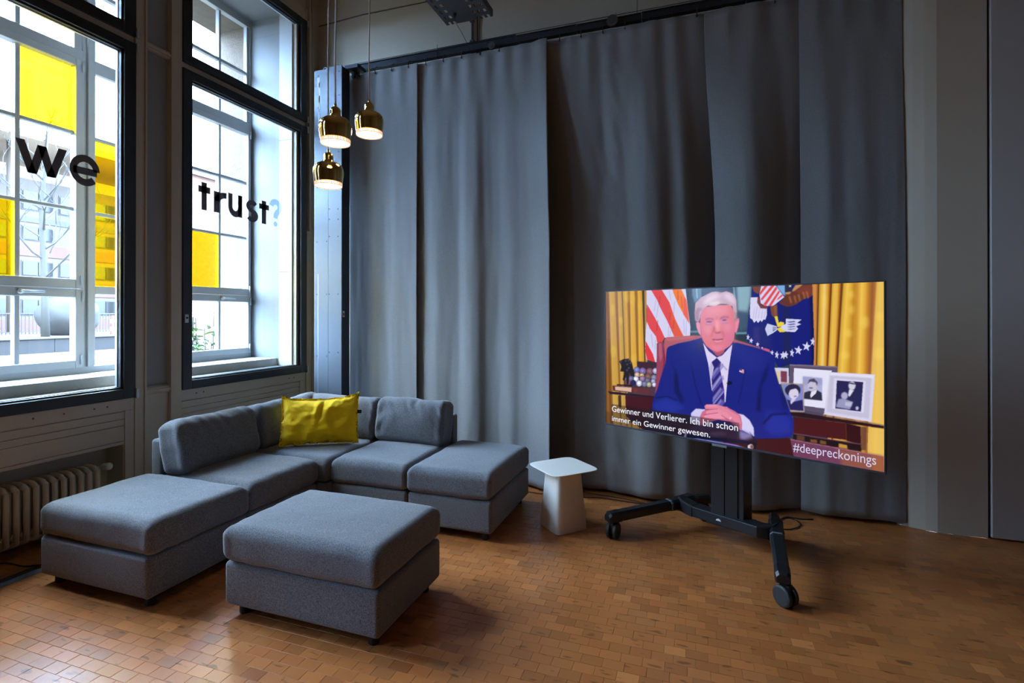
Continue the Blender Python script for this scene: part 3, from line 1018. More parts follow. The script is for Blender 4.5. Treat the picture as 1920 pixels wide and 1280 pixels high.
def box_blur(m, r):
    for ax in (0, 1):
        p = np.pad(m, [(r + 1, r) if a == ax else (0, 0) for a in (0, 1)], mode='edge')
        c = np.cumsum(p, axis=ax)
        k = 2 * r + 1
        m = (np.take(c, range(k, c.shape[ax]), axis=ax) - np.take(c, range(0, c.shape[ax] - k), axis=ax)) / k
    return m
def P(col, soft, alpha, pts):
    xs, ys = fill_mask(pts)
    r = int(soft * 0.6 + 0.5)
    q = inside(xs, ys, 2 * r + 1)
    if q is None:
        return
    m, x0, x1, y0, y1 = q
    if r > 0:
        m = box_blur(box_blur(m, r), max(1, r // 2))
    m = (m * alpha)[..., None]
    CAN[y0:y1, x0:x1] = CAN[y0:y1, x0:x1] * (1 - m) + np.asarray(col, np.float32) * m
def ST(st, pts):
    xs, ys = fill_mask(pts)
    q = inside(xs, ys, 0)
    if q is None:
        return
    m, x0, x1, y0, y1 = q
    cols = np.array([s[2] for s in st], np.float32)
    for y in range(y0, y1):
        t = y / SH
        px = [s[0] * (1 - t) + s[1] * t for s in st]
        gx = np.arange(x0, x1) + .5
        line = np.stack([np.interp(gx, px, cols[:, k]) for k in range(3)], 1)
        w = m[y - y0][:, None]
        CAN[y, x0:x1] = CAN[y, x0:x1] * (1 - w) + line * w
P((48,62,78),0,1.0,[-22,-16,1210,-13,1212,686,-25,708])
P((95,125,150),6,1.0,[473,-6,519,-6,520,47,486,66,474,29])
P((150,185,205),3,1.0,[492,-6,498,-5,501,44,495,44])
P((45,58,80),4,1.0,[521,-6,660,-4,660,40,521,38])
P((120,160,185),4,1.0,[660,-4,666,-4,673,59,677,166,669,166])
P((135,170,185),14,1.0,[674,-5,738,-3,734,60,721,117,679,104])
P((60,80,105),16,1.0,[676,104,728,107,722,180,683,187])
P((30,45,60),6,1.0,[667,198,720,199,723,228,667,228])
P((95,150,165),3,1.0,[672,193,718,191,718,199,672,201])
P((95,130,145),4,1.0,[461,190,509,189,509,198,461,200])
ST([(-3.9,3.6,(120,76,20)),(3.1,16.3,(150,96,36)),(11.1,30.0,(110,66,18)),(17.2,45.7,(150,100,42)),(22.2,48.7,(206,164,70)),(52.2,86.6,(196,152,66)),(58.2,88.8,(150,100,42)),(67.1,94.0,(142,94,48)),(76.1,99.2,(206,166,78)),(95.1,124.1,(190,146,66)),(98.1,129.1,(58,46,40)),(103.1,130.2,(190,142,56)),(121.1,146.4,(216,168,70)),(135.1,152.6,(150,100,42)),(141.0,156.7,(140,92,30)),(147.0,160.7,(220,172,66)),(167.0,192.7,(214,164,62)),(176.0,197.8,(140,92,34)),(185.0,202.8,(160,108,36)),(193.0,202.9,(228,178,54)),(211.0,236.9,(206,150,56)),(218.0,238.0,(58,46,40)),(225.0,237.0,(72,58,46)),(228.0,238.0,(170,130,70)),(239.0,237.0,(190,140,70))],[-9,-12,239,-6,237,289,244,348,119,524,259,677,-11,683])
P((226,190,72),10,0.45,[53,95,53,107,50,117,47,124,43,126,39,124,35,117,33,107,32,95,32,83,35,73,38,67,42,64,46,67,50,73,52,83])
P((226,190,72),10,0.45,[63,302,62,314,59,324,53,331,47,334,41,332,35,326,32,316,30,304,31,293,35,282,40,275,46,273,52,275,58,281,61,291])
P((226,190,72),10,0.45,[104,149,103,157,101,163,97,168,92,169,88,168,84,163,81,157,80,149,81,141,83,135,87,130,92,129,96,130,100,135,103,141])
P((226,190,72),10,0.45,[141,25,140,39,137,51,132,59,126,61,120,59,115,51,111,39,110,24,110,10,114,-2,119,-9,125,-12,131,-9,136,-1,139,11])
P((226,190,72),10,0.45,[176,39,175,54,172,67,167,75,161,78,155,75,150,67,147,54,145,38,146,23,149,10,154,2,160,-1,166,2,171,11,174,24])
P((226,190,72),10,0.45,[181,332,180,339,177,346,172,351,167,353,161,351,156,348,152,341,151,334,152,326,155,319,160,315,166,313,172,314,177,318,180,324])
P((226,190,72),10,0.45,[214,72,214,82,211,90,208,96,203,98,199,96,195,90,193,82,192,72,192,62,195,53,198,47,202,46,207,48,211,53,213,62])
P((212,208,238),0,1.0,[239,-5,442,-1,451,72,465,173,464,215,329,227,300,250,296,345,238,334,231,289,235,192,240,146])
P((222,72,78),0,1.0,[261,-4,319,-3,361,60,390,139,431,216,385,219,349,147,313,85,296,49])
P((226,96,50),6,0.7,[361,72,379,116,400,162,431,216,385,219,377,187,366,144])
P((238,122,40),0,1.0,[374,-2,420,-1,445,48,453,94,460,158,431,115,402,66,385,26])
P((226,80,60),5,0.8,[433,37,445,48,453,94,460,158,431,115])
P((222,72,78),0,1.0,[241,66,285,133,314,183,336,225,323,247,296,250,290,222,257,185,239,150])
P((220,56,66),0,1.0,[234,244,274,307,286,344,241,334,231,293])
P((160,158,205),2,0.6,[289,46,292,46,283,101,279,101])
P((160,158,205),2,0.6,[303,62,307,62,294,133,290,133])
P((160,158,205),2,0.6,[358,6,362,6,369,50,366,50])
P((160,158,205),2,0.6,[386,57,390,57,384,113,381,113])
P((160,158,205),2,0.6,[356,172,359,172,357,219,353,220])
P((160,158,205),2,0.6,[368,185,372,184,362,219,359,219])
P((160,158,205),2,0.6,[431,137,435,137,437,204,434,204])
P((160,158,205),2,0.6,[445,143,448,143,446,210,442,210])
P((160,158,205),2,0.6,[263,210,267,210,275,274,271,274])
P((160,158,205),2,0.6,[285,238,289,238,286,286,282,286])
P((170,40,40),4,0.5,[309,31,314,31,311,69,306,69])
P((170,40,40),4,0.5,[363,107,368,107,365,144,360,144])
P((170,40,40),4,0.5,[381,144,385,144,383,181,378,181])
P((170,40,40),4,0.5,[297,145,302,145,296,196,291,196])
P((170,40,40),4,0.5,[402,7,406,7,407,51,402,51])
P((170,40,40),4,0.5,[419,32,423,32,428,88,423,88])
P((20,28,118),0,1.0,[738,-6,970,0,971,138,974,217,977,310,887,315,844,332,816,278,756,251,720,230,719,183,728,91,737,45])
P((40,44,110),14,0.6,[768,153,814,152,816,253,770,239])
P((30,34,80),10,0.8,[863,85,886,85,890,314,862,317])
P((12,14,60),6,0.8,[960,47,970,45,976,310,966,308])
P((70,60,120),8,0.5,[746,168,770,167,771,244,742,229])
P((98,52,42),0,1.0,[870,30,894,28,901,11,935,1,969,1,969,45,951,54,936,58,924,67,912,77,892,85,871,85,845,71,865,52])
P((190,140,90),3,1.0,[894,25,908,1,935,0,925,9,903,25])
P((190,140,90),3,1.0,[870,28,893,27,886,37,870,37])
P((130,60,46),8,0.8,[906,28,935,7,968,4,969,40,951,45])
P((190,120,70),3,0.6,[882,46,889,45,895,71,890,74])
P((190,120,70),3,0.6,[900,44,907,42,912,69,908,72])
P((190,120,70),3,0.6,[915,39,922,37,927,63,923,66])
P((190,120,70),3,0.6,[932,31,939,29,944,55,940,58])
P((190,120,70),3,0.6,[945,28,951,27,957,53,952,56])
P((120,66,50),2,1.0,[738,-4,779,-3,770,28,763,32,747,22])
P((214,210,240),0,1.0,[734,46,764,46,761,68,775,91,799,93,799,119,793,139,787,136,779,148,774,140,764,152,758,142,748,151,741,137,732,132,731,105])
P((150,148,196),1,0.7,[751,85,752,85,745,134,743,134])
P((150,148,196),1,0.7,[760,85,762,85,755,134,753,134])
P((150,148,196),1,0.7,[772,85,773,85,766,133,764,133])
P((150,148,196),1,0.7,[784,85,785,85,779,133,777,133])
P((150,148,196),1,0.7,[795,85,796,85,790,133,788,133])
P((120,56,58),1,1.0,[763,42,773,54,777,77,806,82,800,93,775,92,761,68])
P((216,206,240),0,1.0,[778,-3,833,-1,866,48,840,69,824,83,792,81,775,71,770,32])
P((220,72,74),1,1.0,[792,-2,805,-2,772,39,771,27])
P((220,72,74),1,1.0,[817,-1,831,-1,780,60,775,54])
P((220,72,74),1,1.0,[835,4,840,13,795,81,785,76])
P((220,72,74),1,1.0,[845,21,850,27,816,82,805,82])
P((220,72,74),1,1.0,[857,37,862,42,839,60,841,53])
P((120,170,220),3,1.0,[838,-1,869,0,869,44,860,36,841,10])
P((40,44,60),2,1.0,[869,0,894,0,894,22,886,26,870,27])
P((214,210,235),0,1.0,[888,-2,890,2,894,2,890,5,892,9,888,7,885,9,886,5,883,2,887,2])
P((120,68,52),2,1.0,[812,85,840,76,841,124,827,130,817,118])
P((160,100,70),3,0.7,[827,85,835,82,835,121,831,124])
P((232,206,60),0,1.0,[829,125,840,124,845,151,851,146,865,149,865,160,850,166,841,168])
P((232,206,60),0,1.0,[838,174,852,168,871,176,870,186,849,188])
P((198,202,236),0,1.0,[801,154,838,165,839,180,823,192,802,204,792,176])
P((30,36,110),0,0.8,[823,166,837,169,837,170,821,169])
P((30,36,110),0,0.8,[823,171,837,171,837,172,821,174])
P((30,36,110),0,0.8,[823,176,837,174,837,175,821,180])
P((30,36,110),0,0.8,[823,181,837,176,837,177,822,186])
P((206,206,240),0,1.0,[872,134,930,137,913,150,929,155,910,163,917,173,906,186,873,185,852,171,854,165,872,154])
P((40,44,110),0,0.6,[875,146,903,142,910,147,887,150])
P((40,44,110),0,0.6,[875,156,903,152,910,156,888,160])
P((40,44,110),0,0.6,[875,166,903,162,910,165,888,169])
P((40,44,110),0,0.6,[875,175,903,172,911,173,888,178])
P((210,208,242),0,1.0,[724,198,725,208,730,210,726,215,726,224,723,218,718,222,720,213,717,206,722,207])
P((210,208,242),0,1.0,[737,214,739,222,745,224,739,228,740,236,735,231,730,234,732,227,728,221,734,222])
P((210,208,242),0,1.0,[763,230,764,237,770,238,765,242,766,249,761,245,756,248,759,241,755,236,760,237])
P((210,208,242),0,1.0,[781,248,782,253,786,253,783,256,783,261,781,258,777,260,779,256,776,252,780,252])
P((210,208,242),0,1.0,[820,260,822,268,827,269,822,274,823,282,819,277,814,281,816,273,812,267,818,268])
P((210,208,242),0,1.0,[839,262,840,274,846,276,841,283,842,295,837,287,832,292,834,281,830,272,836,273])
P((210,208,242),0,1.0,[862,263,864,275,872,277,865,284,866,296,860,288,853,294,856,282,850,274,858,274])
P((210,208,242),0,1.0,[873,261,875,272,882,274,876,280,877,292,871,284,864,290,867,279,862,271,869,271])
P((210,208,242),0,1.0,[896,251,897,263,903,265,898,272,899,285,894,276,889,282,891,270,887,261,893,262])
P((210,208,242),0,1.0,[920,239,923,251,933,253,924,260,925,273,917,265,908,271,912,259,904,249,915,250])
P((210,208,242),0,1.0,[950,221,952,235,963,237,954,244,955,257,947,249,937,255,941,242,933,233,945,234])
P((210,208,242),0,1.0,[971,204,973,216,979,218,973,225,974,237,969,229,963,234,966,223,961,214,968,215])
ST([(969.0,984.0,(196,130,62)),(979.0,976.9,(206,142,70)),(987.0,972.0,(160,96,40)),(990.0,972.9,(70,34,10)),(994.0,976.9,(196,144,52)),(1000.0,985.0,(222,176,62)),(1011.0,993.7,(240,206,120)),(1024.0,1002.3,(206,140,40)),(1030.0,1004.0,(150,84,20)),(1034.0,1003.7,(78,36,10)),(1037.0,1006.7,(200,150,56)),(1044.0,1013.5,(232,186,76)),(1055.0,1026.6,(226,176,70)),(1063.1,1028.0,(176,108,36)),(1069.1,1031.7,(84,40,12)),(1075.1,1033.4,(206,160,56)),(1087.1,1047.4,(240,196,80)),(1098.1,1062.6,(222,172,60)),(1109.1,1080.2,(190,132,36)),(1119.1,1101.1,(204,146,50)),(1132.1,1114.1,(240,196,84)),(1143.1,1125.0,(226,172,62)),(1154.1,1138.2,(186,124,40)),(1165.1,1146.9,(150,90,50)),(1174.2,1142.2,(176,112,56)),(1180.2,1143.7,(224,182,90)),(1189.1,1170.7,(236,194,92)),(1199.0,1203.6,(226,184,90))],[968,-6,1201,-1,1203,302,1203,683,1037,678,973,318,975,217])
P((246,214,96),12,0.5,[1016,66,1016,78,1015,89,1013,95,1011,98,1008,95,1006,89,1005,78,1004,66,1005,54,1006,44,1008,37,1010,35,1012,37,1014,44,1016,54])
P((246,214,96),12,0.5,[1107,44,1106,50,1105,55,1102,58,1099,59,1095,58,1092,55,1090,50,1090,44,1090,38,1092,33,1095,30,1098,29,1101,30,1104,33,1106,38])
P((246,214,96),12,0.5,[1108,100,1107,107,1105,112,1103,116,1099,118,1096,116,1093,112,1091,107,1090,100,1091,93,1093,87,1096,83,1099,82,1102,83,1105,87,1107,93])
P((246,214,96),12,0.5,[1100,186,1100,192,1097,197,1094,200,1090,202,1085,201,1082,198,1079,193,1078,187,1079,181,1081,176,1085,172,1089,171,1093,172,1097,175,1099,180])
P((246,214,96),12,0.5,[1153,144,1153,153,1150,160,1146,165,1141,167,1136,165,1132,161,1129,153,1128,145,1129,136,1132,129,1136,124,1140,122,1145,124,1150,128,1152,136])
P((246,214,96),12,0.5,[1197,124,1196,130,1194,136,1191,140,1187,141,1183,140,1179,136,1177,131,1176,124,1177,117,1179,112,1182,108,1186,107,1190,108,1194,112,1196,117])
P((246,214,96),12,0.5,[1199,256,1198,264,1195,271,1190,277,1185,279,1179,277,1174,273,1171,266,1170,257,1171,249,1174,242,1178,236,1184,234,1189,236,1194,240,1197,247])
P((246,214,96),12,0.5,[1091,268,1090,274,1087,279,1083,283,1077,284,1072,283,1068,280,1065,275,1064,270,1065,264,1068,259,1072,255,1077,253,1082,254,1087,257,1089,262])
P((40,16,26),1,1.0,[879,498,1199,511,1199,521,879,517])
P((110,80,110),2,0.5,[935,490,1199,507,1199,512,942,500])
P((70,18,24),2,1.0,[899,520,1081,519,1082,581,900,586])
P((48,10,18),1,1.0,[1081,519,1128,524,1129,592,1082,583])
P((92,56,50),1,0.8,[1128,524,1146,524,1144,608,1129,609])
P((26,10,16),2,1.0,[898,586,1129,587,1130,616,898,613])
P((150,104,60),4,0.5,[912,590,940,590,940,609,912,610])
P((176,124,60),4,0.6,[960,598,984,597,984,610,961,610])
P((176,124,60),4,0.6,[994,596,1015,597,1015,610,994,610])
P((196,146,60),2,1.0,[1057,598,1084,599,1086,613,1057,613])
P((150,90,130),1,0.8,[900,585,1129,587,1129,590,900,588])
P((60,12,20),3,1.0,[545,579,888,607,903,684,903,692,634,690])
P((110,58,88),2,1.0,[888,610,1197,620,1198,686,903,688])
P((150,88,66),14,0.8,[1049,618,1197,620,1198,686,1069,682])
P((170,100,60),10,0.7,[1159,621,1197,620,1198,686,1166,683])
P((170,110,140),1,0.8,[888,609,1197,619,1197,622,890,613])
P((206,204,232),0,1.0,[827,332,882,330,883,392,845,396])
P((120,60,80),1,1.0,[852,343,876,343,876,387,853,387])
P((222,196,150),1,1.0,[828,346,848,346,848,394,829,392])
P((92,80,104),0,1.0,[886,314,1053,311,1053,344,1015,479,1009,494,940,489,939,392,885,388])
P((120,108,130),0,1.0,[886,314,1053,311,1053,316,887,320])
P((226,224,246),0,1.0,[902,328,1035,328,1032,338,1015,473,940,472,900,396])
P((176,176,214),0,1.0,[934,358,1002,359,1002,445,934,443])
P((140,140,190),8,0.5,[934,358,1002,359,1002,385,934,393])
P((44,44,70),1,1.0,[940,420,958,412,984,406,1000,415,1002,445,935,445])
P((222,222,240),0,1.0,[964,415,984,405,980,419,962,439,961,427])
P((196,190,214),1,1.0,[984,389,983,398,980,406,974,411,968,414,961,413,956,408,952,401,951,393,952,384,955,376,961,370,967,368,974,369,979,373,983,380])
P((70,66,88),1,1.0,[951,387,957,368,974,363,986,376,984,391,979,377,960,376])
P((70,60,90),2,0.8,[970,400,970,401,968,402,966,403,963,403,960,403,958,403,956,402,955,401,956,400,958,399,960,398,963,398,966,398,968,398,970,399])
P((168,150,140),1,1.0,[852,390,937,387,940,497,886,503])
P((130,136,200),0,1.0,[856,396,933,392,936,492,887,494])
P((36,34,92),1,1.0,[876,454,900,461,933,449,936,492,887,494])
P((206,200,232),1,1.0,[896,446,910,448,891,473,888,462])
P((40,38,72),2,1.0,[926,412,924,422,918,430,909,437,898,440,887,439,877,435,871,428,868,419,870,409,877,401,886,394,897,391,908,392,918,396,924,403])
P((214,206,232),1,1.0,[919,426,918,435,914,442,908,448,901,450,894,450,888,446,884,439,882,431,884,422,888,414,893,409,900,406,908,407,913,411,918,418])
P((40,38,72),2,1.0,[869,415,881,398,913,394,923,413,909,407,888,415,878,437])
P((80,70,110),1,0.8,[913,438,912,439,911,440,909,440,907,441,905,441,903,441,902,440,901,439,902,438,903,438,905,437,907,436,909,436,911,437,912,437])
P((214,210,234),0,1.0,[1027,334,1172,332,1161,503,1008,496])
P((232,228,248),2,0.7,[1029,336,1169,335,1167,347,1028,348])
P((184,178,206),3,0.6,[1029,346,1161,345,1153,492,1017,486])
P((220,214,240),2,0.9,[1042,356,1144,357,1137,474,1036,471])
P((40,38,84),0,1.0,[1051,363,1136,362,1129,470,1046,469])
P((206,204,222),2,1.0,[1112,377,1111,383,1109,389,1105,393,1101,394,1096,394,1092,391,1090,386,1089,379,1090,373,1092,367,1096,364,1100,362,1105,363,1108,366,1111,371])
P((44,40,70),1,1.0,[1087,372,1096,367,1112,370,1111,373])
P((222,222,236),1,1.0,[1091,393,1107,394,1093,420,1088,415])
P((176,172,204),3,1.0,[1087,417,1087,422,1084,427,1081,431,1077,432,1072,432,1069,429,1066,425,1065,420,1066,414,1068,409,1072,406,1076,404,1080,405,1084,407,1087,412])
P((150,150,190),4,1.0,[1056,433,1072,428,1103,438,1097,456,1094,467,1047,463])
P((196,194,220),4,0.8,[1078,441,1103,438,1098,456,1078,455])
P((190,186,216),2,1.0,[1122,458,1121,461,1120,463,1119,465,1117,466,1115,466,1113,464,1112,462,1112,460,1112,457,1113,454,1115,453,1117,452,1119,452,1120,454,1121,456])
P((60,34,48),2,1.0,[186,346,297,345,296,380,187,386])
P((70,46,60),3,0.9,[108,396,296,373,282,475,109,476])
P((64,58,86),1,1.0,[201,387,200,393,196,398,191,402,184,403,178,403,173,400,169,395,167,389,169,384,172,378,178,375,184,373,190,374,196,376,199,381])
P((110,120,190),1,1.0,[200,387,198,392,195,397,190,401,184,402,179,402,173,399,170,395,169,389,170,384,173,379,178,376,184,374,190,375,195,377,198,382])
P((137,150,237),2,1.0,[191,386,190,389,188,391,186,393,183,393,180,393,178,392,176,390,175,387,176,385,177,382,180,381,183,380,186,380,188,382,190,384])
P((64,58,86),1,1.0,[236,390,234,397,230,403,224,407,217,409,210,408,204,405,200,400,198,393,199,386,203,380,209,376,217,374,224,375,230,378,234,384])
P((120,100,160),1,1.0,[234,390,233,396,230,402,224,406,217,408,210,407,205,404,201,399,199,393,200,387,204,381,210,377,217,375,223,376,229,379,233,384])
P((150,125,200),2,1.0,[224,389,224,392,222,395,219,397,216,398,212,398,210,396,208,394,207,391,207,388,209,385,212,383,216,383,219,383,222,384,224,387])
P((64,58,86),1,1.0,[274,389,273,395,269,401,263,405,256,407,249,407,243,404,239,398,237,392,238,385,242,379,248,375,255,373,262,374,268,377,272,382])
P((120,80,90),1,1.0,[273,389,272,395,268,401,262,405,256,406,249,406,244,403,240,398,238,392,239,386,243,380,249,376,255,374,262,375,268,378,271,383])
P((150,100,112),2,1.0,[263,388,262,391,261,394,258,396,254,397,251,396,248,395,246,393,246,390,246,387,248,384,251,382,254,381,258,382,260,383,262,385])
P((64,58,86),1,1.0,[303,384,301,390,298,395,293,399,287,400,281,400,276,397,272,392,271,387,272,381,276,376,281,372,287,371,293,371,298,374,301,379])
P((170,165,200),1,1.0,[301,384,300,390,297,394,293,398,287,399,282,399,277,396,274,392,272,387,273,381,276,377,281,373,287,372,292,372,297,375,300,379])
P((212,206,250),2,1.0,[293,384,292,386,291,388,289,390,286,391,283,390,281,389,279,387,278,385,279,382,280,380,283,378,286,378,288,378,291,379,292,381])
P((64,58,86),1,1.0,[202,411,201,417,197,422,192,425,186,427,180,427,175,424,171,420,170,414,171,409,175,404,180,400,186,398,192,399,197,402,200,406])
P((190,160,140),1,1.0,[200,411,199,417,196,421,192,424,186,426,181,426,176,423,173,419,171,414,172,409,175,404,180,401,186,399,191,400,196,402,199,406])
P((237,200,175),2,1.0,[192,411,191,413,190,415,188,417,185,418,182,417,180,416,178,414,177,412,178,410,179,407,182,406,185,405,187,405,190,406,191,408])
P((64,58,86),1,1.0,[226,413,225,418,222,422,218,425,213,427,207,426,203,424,200,420,198,415,199,410,202,406,207,403,212,401,217,402,222,404,225,408])
P((190,170,90),1,1.0,[225,413,224,417,221,421,217,424,213,426,208,425,204,423,201,420,200,415,201,411,203,406,207,404,212,402,217,403,221,405,224,408])
P((237,212,112),2,1.0,[217,412,217,414,216,416,214,417,211,418,209,418,207,417,205,415,205,413,205,411,206,409,209,408,211,407,213,407,215,408,217,410])
P((64,58,86),1,1.0,[264,415,263,421,259,427,254,431,247,433,240,432,234,429,230,424,229,418,230,412,234,406,240,402,246,400,253,401,259,404,263,409])
P((120,80,70),1,1.0,[263,415,262,421,258,426,253,430,247,432,241,431,235,429,231,424,230,418,231,412,235,407,240,403,246,401,253,402,258,405,262,409])
P((150,100,87),2,1.0,[254,415,253,417,251,420,249,422,245,423,242,422,240,421,238,419,237,416,238,413,239,411,242,409,245,408,248,408,251,410,253,412])
P((64,58,86),1,1.0,[294,416,293,422,290,427,285,431,279,433,273,432,268,430,264,425,263,419,264,414,267,409,272,405,278,403,284,404,290,407,293,411])
P((120,120,150),1,1.0,[293,417,292,422,289,427,284,430,279,432,273,431,268,429,265,425,264,419,265,414,268,409,273,406,278,404,284,405,289,407,292,411])
P((150,150,187),2,1.0,[285,416,284,418,283,421,280,422,277,423,275,423,272,422,271,420,270,417,271,415,272,413,274,411,277,410,280,410,282,412,284,414])
P((64,58,86),1,1.0,[195,433,194,438,191,444,185,448,179,449,173,449,167,446,163,441,162,436,163,430,167,425,172,421,178,419,185,420,190,422,194,427])
P((206,206,230),1,1.0,[194,433,193,438,190,443,185,447,179,448,173,448,168,445,164,441,163,436,164,430,168,425,172,422,178,420,184,421,189,423,193,427])
P((255,255,255),2,1.0,[185,432,185,435,183,437,180,439,177,439,174,439,172,438,170,436,170,434,170,431,172,429,174,427,177,426,180,426,183,428,184,430])
P((64,58,86),1,1.0,[230,427,229,433,226,437,221,441,215,443,209,442,204,440,200,435,199,430,200,424,203,419,208,416,214,414,220,415,225,417,229,422])
P((140,110,150),1,1.0,[229,427,228,432,225,437,220,440,215,442,209,441,205,439,202,435,200,430,201,425,204,420,209,417,214,415,220,416,225,418,228,422])
P((175,137,187),2,1.0,[221,426,220,429,219,431,216,433,214,433,211,433,208,432,207,430,206,428,207,425,208,423,211,422,213,421,216,421,218,422,220,424])
P((64,58,86),1,1.0,[167,433,165,439,162,444,157,447,151,449,145,449,139,446,136,442,134,436,135,430,139,425,144,422,150,420,156,421,162,423,165,428])
P((100,100,140),1,1.0,[165,433,164,438,161,443,156,446,151,448,145,448,140,445,137,441,136,436,137,431,140,426,145,423,150,421,156,422,161,424,164,428])
P((125,125,175),2,1.0,[157,433,156,435,155,437,152,439,149,440,146,439,144,438,142,436,142,434,142,431,144,429,146,428,149,427,152,427,154,428,156,430])
P((64,58,86),1,1.0,[137,436,136,440,133,445,129,447,124,449,120,448,115,446,112,443,111,438,112,434,115,430,119,427,124,426,129,426,133,428,136,432])
P((110,90,110),1,1.0,[136,436,135,440,132,444,129,446,124,448,120,447,116,445,114,442,113,438,114,434,116,430,120,428,124,427,128,427,132,429,135,432])
P((137,112,137),2,1.0,[129,435,128,437,127,439,125,440,123,441,121,441,119,440,118,438,117,436,118,434,119,433,121,431,123,431,125,431,127,432,128,433])
P((64,58,86),1,1.0,[259,434,258,440,255,445,250,448,244,450,238,450,233,447,230,443,229,437,230,432,233,427,238,423,244,422,250,422,255,425,258,429])
P((96,96,130),1,1.0,[258,434,257,440,254,444,250,447,244,449,239,448,234,446,231,442,230,437,231,432,234,428,238,424,244,423,249,423,254,426,257,430])
P((120,120,162),2,1.0,[250,434,249,436,248,438,246,440,243,441,240,440,238,439,236,438,236,435,236,433,238,431,240,429,243,428,245,429,248,430,249,431])
P((64,58,86),1,1.0,[288,435,287,440,284,444,280,447,275,449,270,449,266,446,263,442,261,438,262,433,265,428,270,425,275,424,280,424,284,427,287,430])
P((150,150,180),1,1.0,[287,435,286,440,284,444,280,447,275,448,270,448,266,445,264,442,263,438,263,433,266,429,270,426,275,425,279,425,283,427,286,431])
P((187,187,225),2,1.0,[280,434,279,437,278,438,276,440,274,440,271,440,269,439,268,438,268,436,268,434,269,432,271,430,274,430,276,430,278,431,279,432])
P((64,58,86),1,1.0,[180,452,179,457,175,463,170,466,164,468,158,467,153,465,149,461,148,455,149,449,152,444,158,441,164,439,170,439,175,442,179,446])
P((30,34,80),1,1.0,[179,452,178,457,174,462,170,465,164,467,159,466,154,464,150,460,149,455,150,450,153,445,158,442,164,440,169,441,174,443,177,447])
P((37,42,100),2,1.0,[170,451,169,454,168,456,166,458,163,458,160,458,157,457,156,455,155,453,156,450,157,448,160,447,162,446,165,446,168,447,169,449])
P((64,58,86),1,1.0,[215,451,214,457,210,463,204,467,198,469,191,468,185,465,181,461,180,455,181,449,185,443,190,439,197,437,204,438,209,441,213,445])
P((200,204,226),1,1.0,[213,451,212,457,209,462,204,466,198,468,191,467,186,465,183,460,181,455,182,449,186,444,191,440,197,438,203,439,209,441,212,446])
P((250,255,255),2,1.0,[204,451,204,454,202,456,199,458,196,459,193,458,190,457,189,455,188,452,189,450,190,447,193,445,196,445,199,445,202,446,203,448])
P((64,58,86),1,1.0,[242,452,241,458,238,463,233,466,227,468,221,467,216,465,212,461,211,455,212,450,215,445,220,441,226,439,232,440,237,442,241,447])
P((110,112,146),1,1.0,[241,452,240,457,237,462,232,465,227,467,221,466,217,464,213,460,212,455,213,450,216,445,221,442,226,441,232,441,236,443,239,447])
P((137,140,182),2,1.0,[232,452,232,454,230,456,228,458,225,459,223,458,220,457,219,455,218,453,219,451,220,448,222,447,225,446,228,446,230,447,232,449])
P((64,58,86),1,1.0,[267,452,266,458,263,462,258,466,253,467,247,467,242,464,239,460,238,455,239,450,242,445,246,442,252,440,258,441,262,443,265,447])
P((160,156,130),1,1.0,[265,453,264,457,262,462,257,465,252,466,247,466,243,464,240,460,239,455,240,450,243,446,247,443,252,442,257,442,261,444,264,448])
P((200,195,162),2,1.0,[258,452,257,454,256,456,254,458,251,458,249,458,246,457,245,455,244,453,245,451,246,449,248,447,251,447,253,447,256,448,257,450])
P((64,58,86),1,1.0,[293,450,292,455,289,459,285,462,280,464,275,463,271,461,268,457,267,453,268,448,271,444,275,441,280,440,285,440,289,442,292,446])
P((190,190,226),1,1.0,[291,451,291,455,288,458,285,461,280,463,276,462,272,460,270,457,269,453,269,449,272,445,276,442,280,441,284,441,288,443,290,447])
P((237,237,255),2,1.0,[284,450,284,452,283,454,281,455,279,455,277,455,275,454,274,453,273,451,274,449,275,447,277,446,279,445,281,446,283,446,284,448])
P((64,58,86),1,1.0,[147,452,146,458,143,462,138,466,132,468,126,467,121,465,118,460,117,455,118,450,121,445,126,441,132,440,138,440,143,443,146,447])
P((150,70,90),1,1.0,[146,452,145,457,142,462,138,465,132,466,127,466,122,464,119,460,118,455,119,450,122,446,126,442,132,441,137,441,142,444,145,448])
P((187,87,112),2,1.0,[138,452,137,454,136,456,133,458,131,458,128,458,126,457,124,455,124,453,124,451,126,449,128,447,131,446,133,447,136,448,137,449])
P((60,20,30),2,1.0,[166,473,280,476,280,508,167,499])
P((84,54,84),3,0.8,[255,473,284,473,280,508,256,507])
P((30,26,34),1,1.0,[80,353,107,340,138,336,156,355,165,388,171,421,152,421,140,405,137,463,125,465,122,425,111,449,102,444,113,403,88,403,94,379,90,366])
P((88,84,110),3,0.8,[98,354,97,355,96,357,94,358,91,359,89,359,87,358,86,356,85,355,86,353,87,351,89,350,91,350,94,350,96,351,97,352])
P((88,84,110),3,0.8,[126,348,126,350,125,351,123,352,120,353,118,353,116,352,115,350,114,349,115,347,116,345,118,344,120,344,123,344,125,345,126,346])
P((88,84,110),3,0.8,[144,345,144,346,142,348,140,349,138,350,136,349,134,349,132,347,132,346,132,344,133,342,135,341,138,341,140,341,142,342,144,343])
P((88,84,110),3,0.8,[155,357,155,359,153,360,151,361,149,362,147,362,145,361,143,360,143,358,143,356,145,355,147,353,149,353,151,353,153,354,155,355])
P((88,84,110),3,0.8,[136,364,135,366,134,367,132,368,130,369,127,369,125,368,124,367,123,365,124,363,125,362,127,361,129,360,132,360,134,361,135,362])
P((88,84,110),3,0.8,[134,394,134,396,132,398,130,399,128,399,126,399,124,398,122,397,122,395,122,393,123,392,125,391,128,390,130,390,132,391,133,393])
